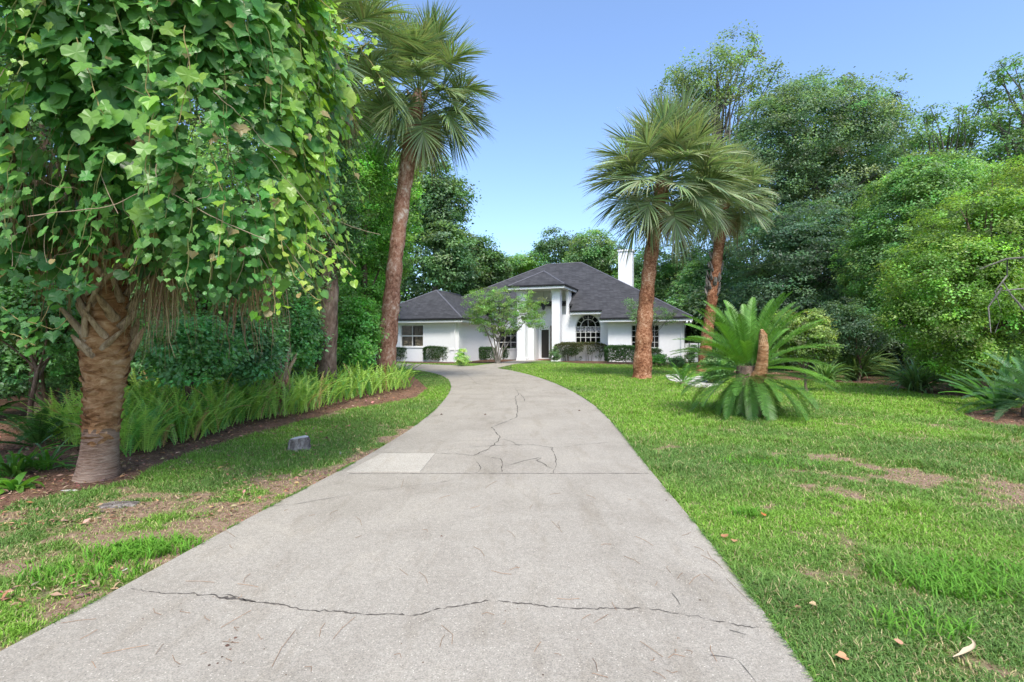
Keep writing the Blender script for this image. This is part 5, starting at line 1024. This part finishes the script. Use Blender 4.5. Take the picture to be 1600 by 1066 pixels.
# pine needles and crumbs on the concrete
b = MB(); NL = [((125, 1000), (152, 985)), ((143, 1035), (150, 1045)), ((160, 1023), (232, 1009)), ((345, 982), (392, 955)), ((425, 1043), (462, 985)), ((520, 1000), (555, 965)), ((690, 978), (706, 1008)), ((1000, 1003), (1036, 1028)), ((740, 855), (757, 870)), ((862, 815), (878, 832)), ((1095, 868), (1130, 890)), ((1135, 905), (1175, 945)), ((1105, 862), (1125, 885)), ((655, 895), (668, 912)), ((290, 909), (335, 911)),
       ((1110, 1010), (1120, 1035)), ((975, 870), (1000, 882)), ((750, 790), (735, 795)), ((1085, 855), (1100, 862)), ((870, 936), (905, 936)), ((660, 828), (668, 832)), ((95, 975), (150, 968)), ((1020, 1050), (1040, 1062)), ((925, 1054), (950, 1060))]
r = np.random.default_rng(12)
for _ in range(70):
    px = r.uniform(250, 1150); py = r.uniform(750, 1060); x, y = gp(px, py)
    if inpoly(np.array([[x, y]]), DW)[0]: NL.append(((px, py), (px + r.normal(0, 14), py + r.normal(0, 10))))
for (p0, p1) in NL:
    a, c = np.array([*gp(*p0, dz), dz + .004]), np.array([*gp(*p1, dz), dz + .004]); mid = (a + c) / 2 + np.array([*r.normal(0, .012, 2), .003]); b.tube([a, mid, c], .0011, 4, 0, np.array([.3, .17, .09]) * r.uniform(.7, 1.3), False)
for (px, py, s_) in [(355, 1009, .011), (368, 997, .009), (360, 1015, .007), (347, 1027, .006), (340, 1037, .006), (327, 1040, .007), (363, 1004, .006), (1094, 938, .006), (1041, 782, .01), (690, 838, .01), (905, 642, .03), (758, 648, .03), (690, 648, .03)] + [(r.uniform(200, 1100), r.uniform(760, 1060), r.uniform(.002, .005)) for _ in range(60)]:
    x, y = gp(px, py, dz)
    if not inpoly(np.array([[x, y]]), DW)[0]: continue
    th = np.linspace(0, 2 * pi, 6, endpoint=False); b.add([(x, y, dz + s_ * .8)] + [(x + s_ * cos(a) * r.uniform(.7, 1.2), y + s_ * sin(a) * r.uniform(.7, 1.2), dz + .002) for a in th], [(0, k + 1, (k + 1) % 6 + 1) for k in range(6)], 0, np.array([.1, .06, .045]) * r.uniform(.7, 1.8))
tag(b.build('needle_litter', M['dry']), 'dry brown pine needles and crumbs scattered over the concrete', 'litter', kind='stuff')
# leaf litter in the beds
def litter():
    b = MB(); r = np.random.default_rng(44); n = 60000; u = r.random(n); Y = 2.5 * (24 / 2.5) ** (u ** .8); X = r.uniform(-1.15, 1.15, n) * Y; P = np.stack([X, Y], -1)
    k = inpoly(P, BEDL) | inpoly(P, BEDR) | inpoly(P, BEDC)
    # some litter strays onto the thin left verge
    k |= (X < 0) & (Y < 9) & ~inpoly(P, DW) & (fbm(X, Y, .9, 71) > .56) & (r.random(n) < .6)
    P = P[k]; n = len(P); s = 1 + np.clip(P[:, 1] - 5, 0, 30) * .06
    az = r.uniform(0, 2 * pi, n); pos = np.concatenate([P, r.uniform(.012, .035, (n, 1))], 1); d = np.stack([np.cos(az), np.sin(az), r.normal(0, .2, n)], -1)
    nr = np.array([0, 0, 1.0]) + r.normal(0, .35, (n, 3)); Xb, Yb_, Zb = basis(nr, d); thin = r.uniform(.15, 1, (n, 1)) ** 1.5
    b.inst(QL, QF, pos, Xb * thin, Yb_, Zb, r.uniform(.02, .07, n) * s, 0, jit((.3, .19, .12), n, .4, r)); tag(b.build('leaf_litter', M['dry']), 'scattered dead brown leaves and bark bits on the planting beds', 'leaf litter', kind='stuff')
litter()
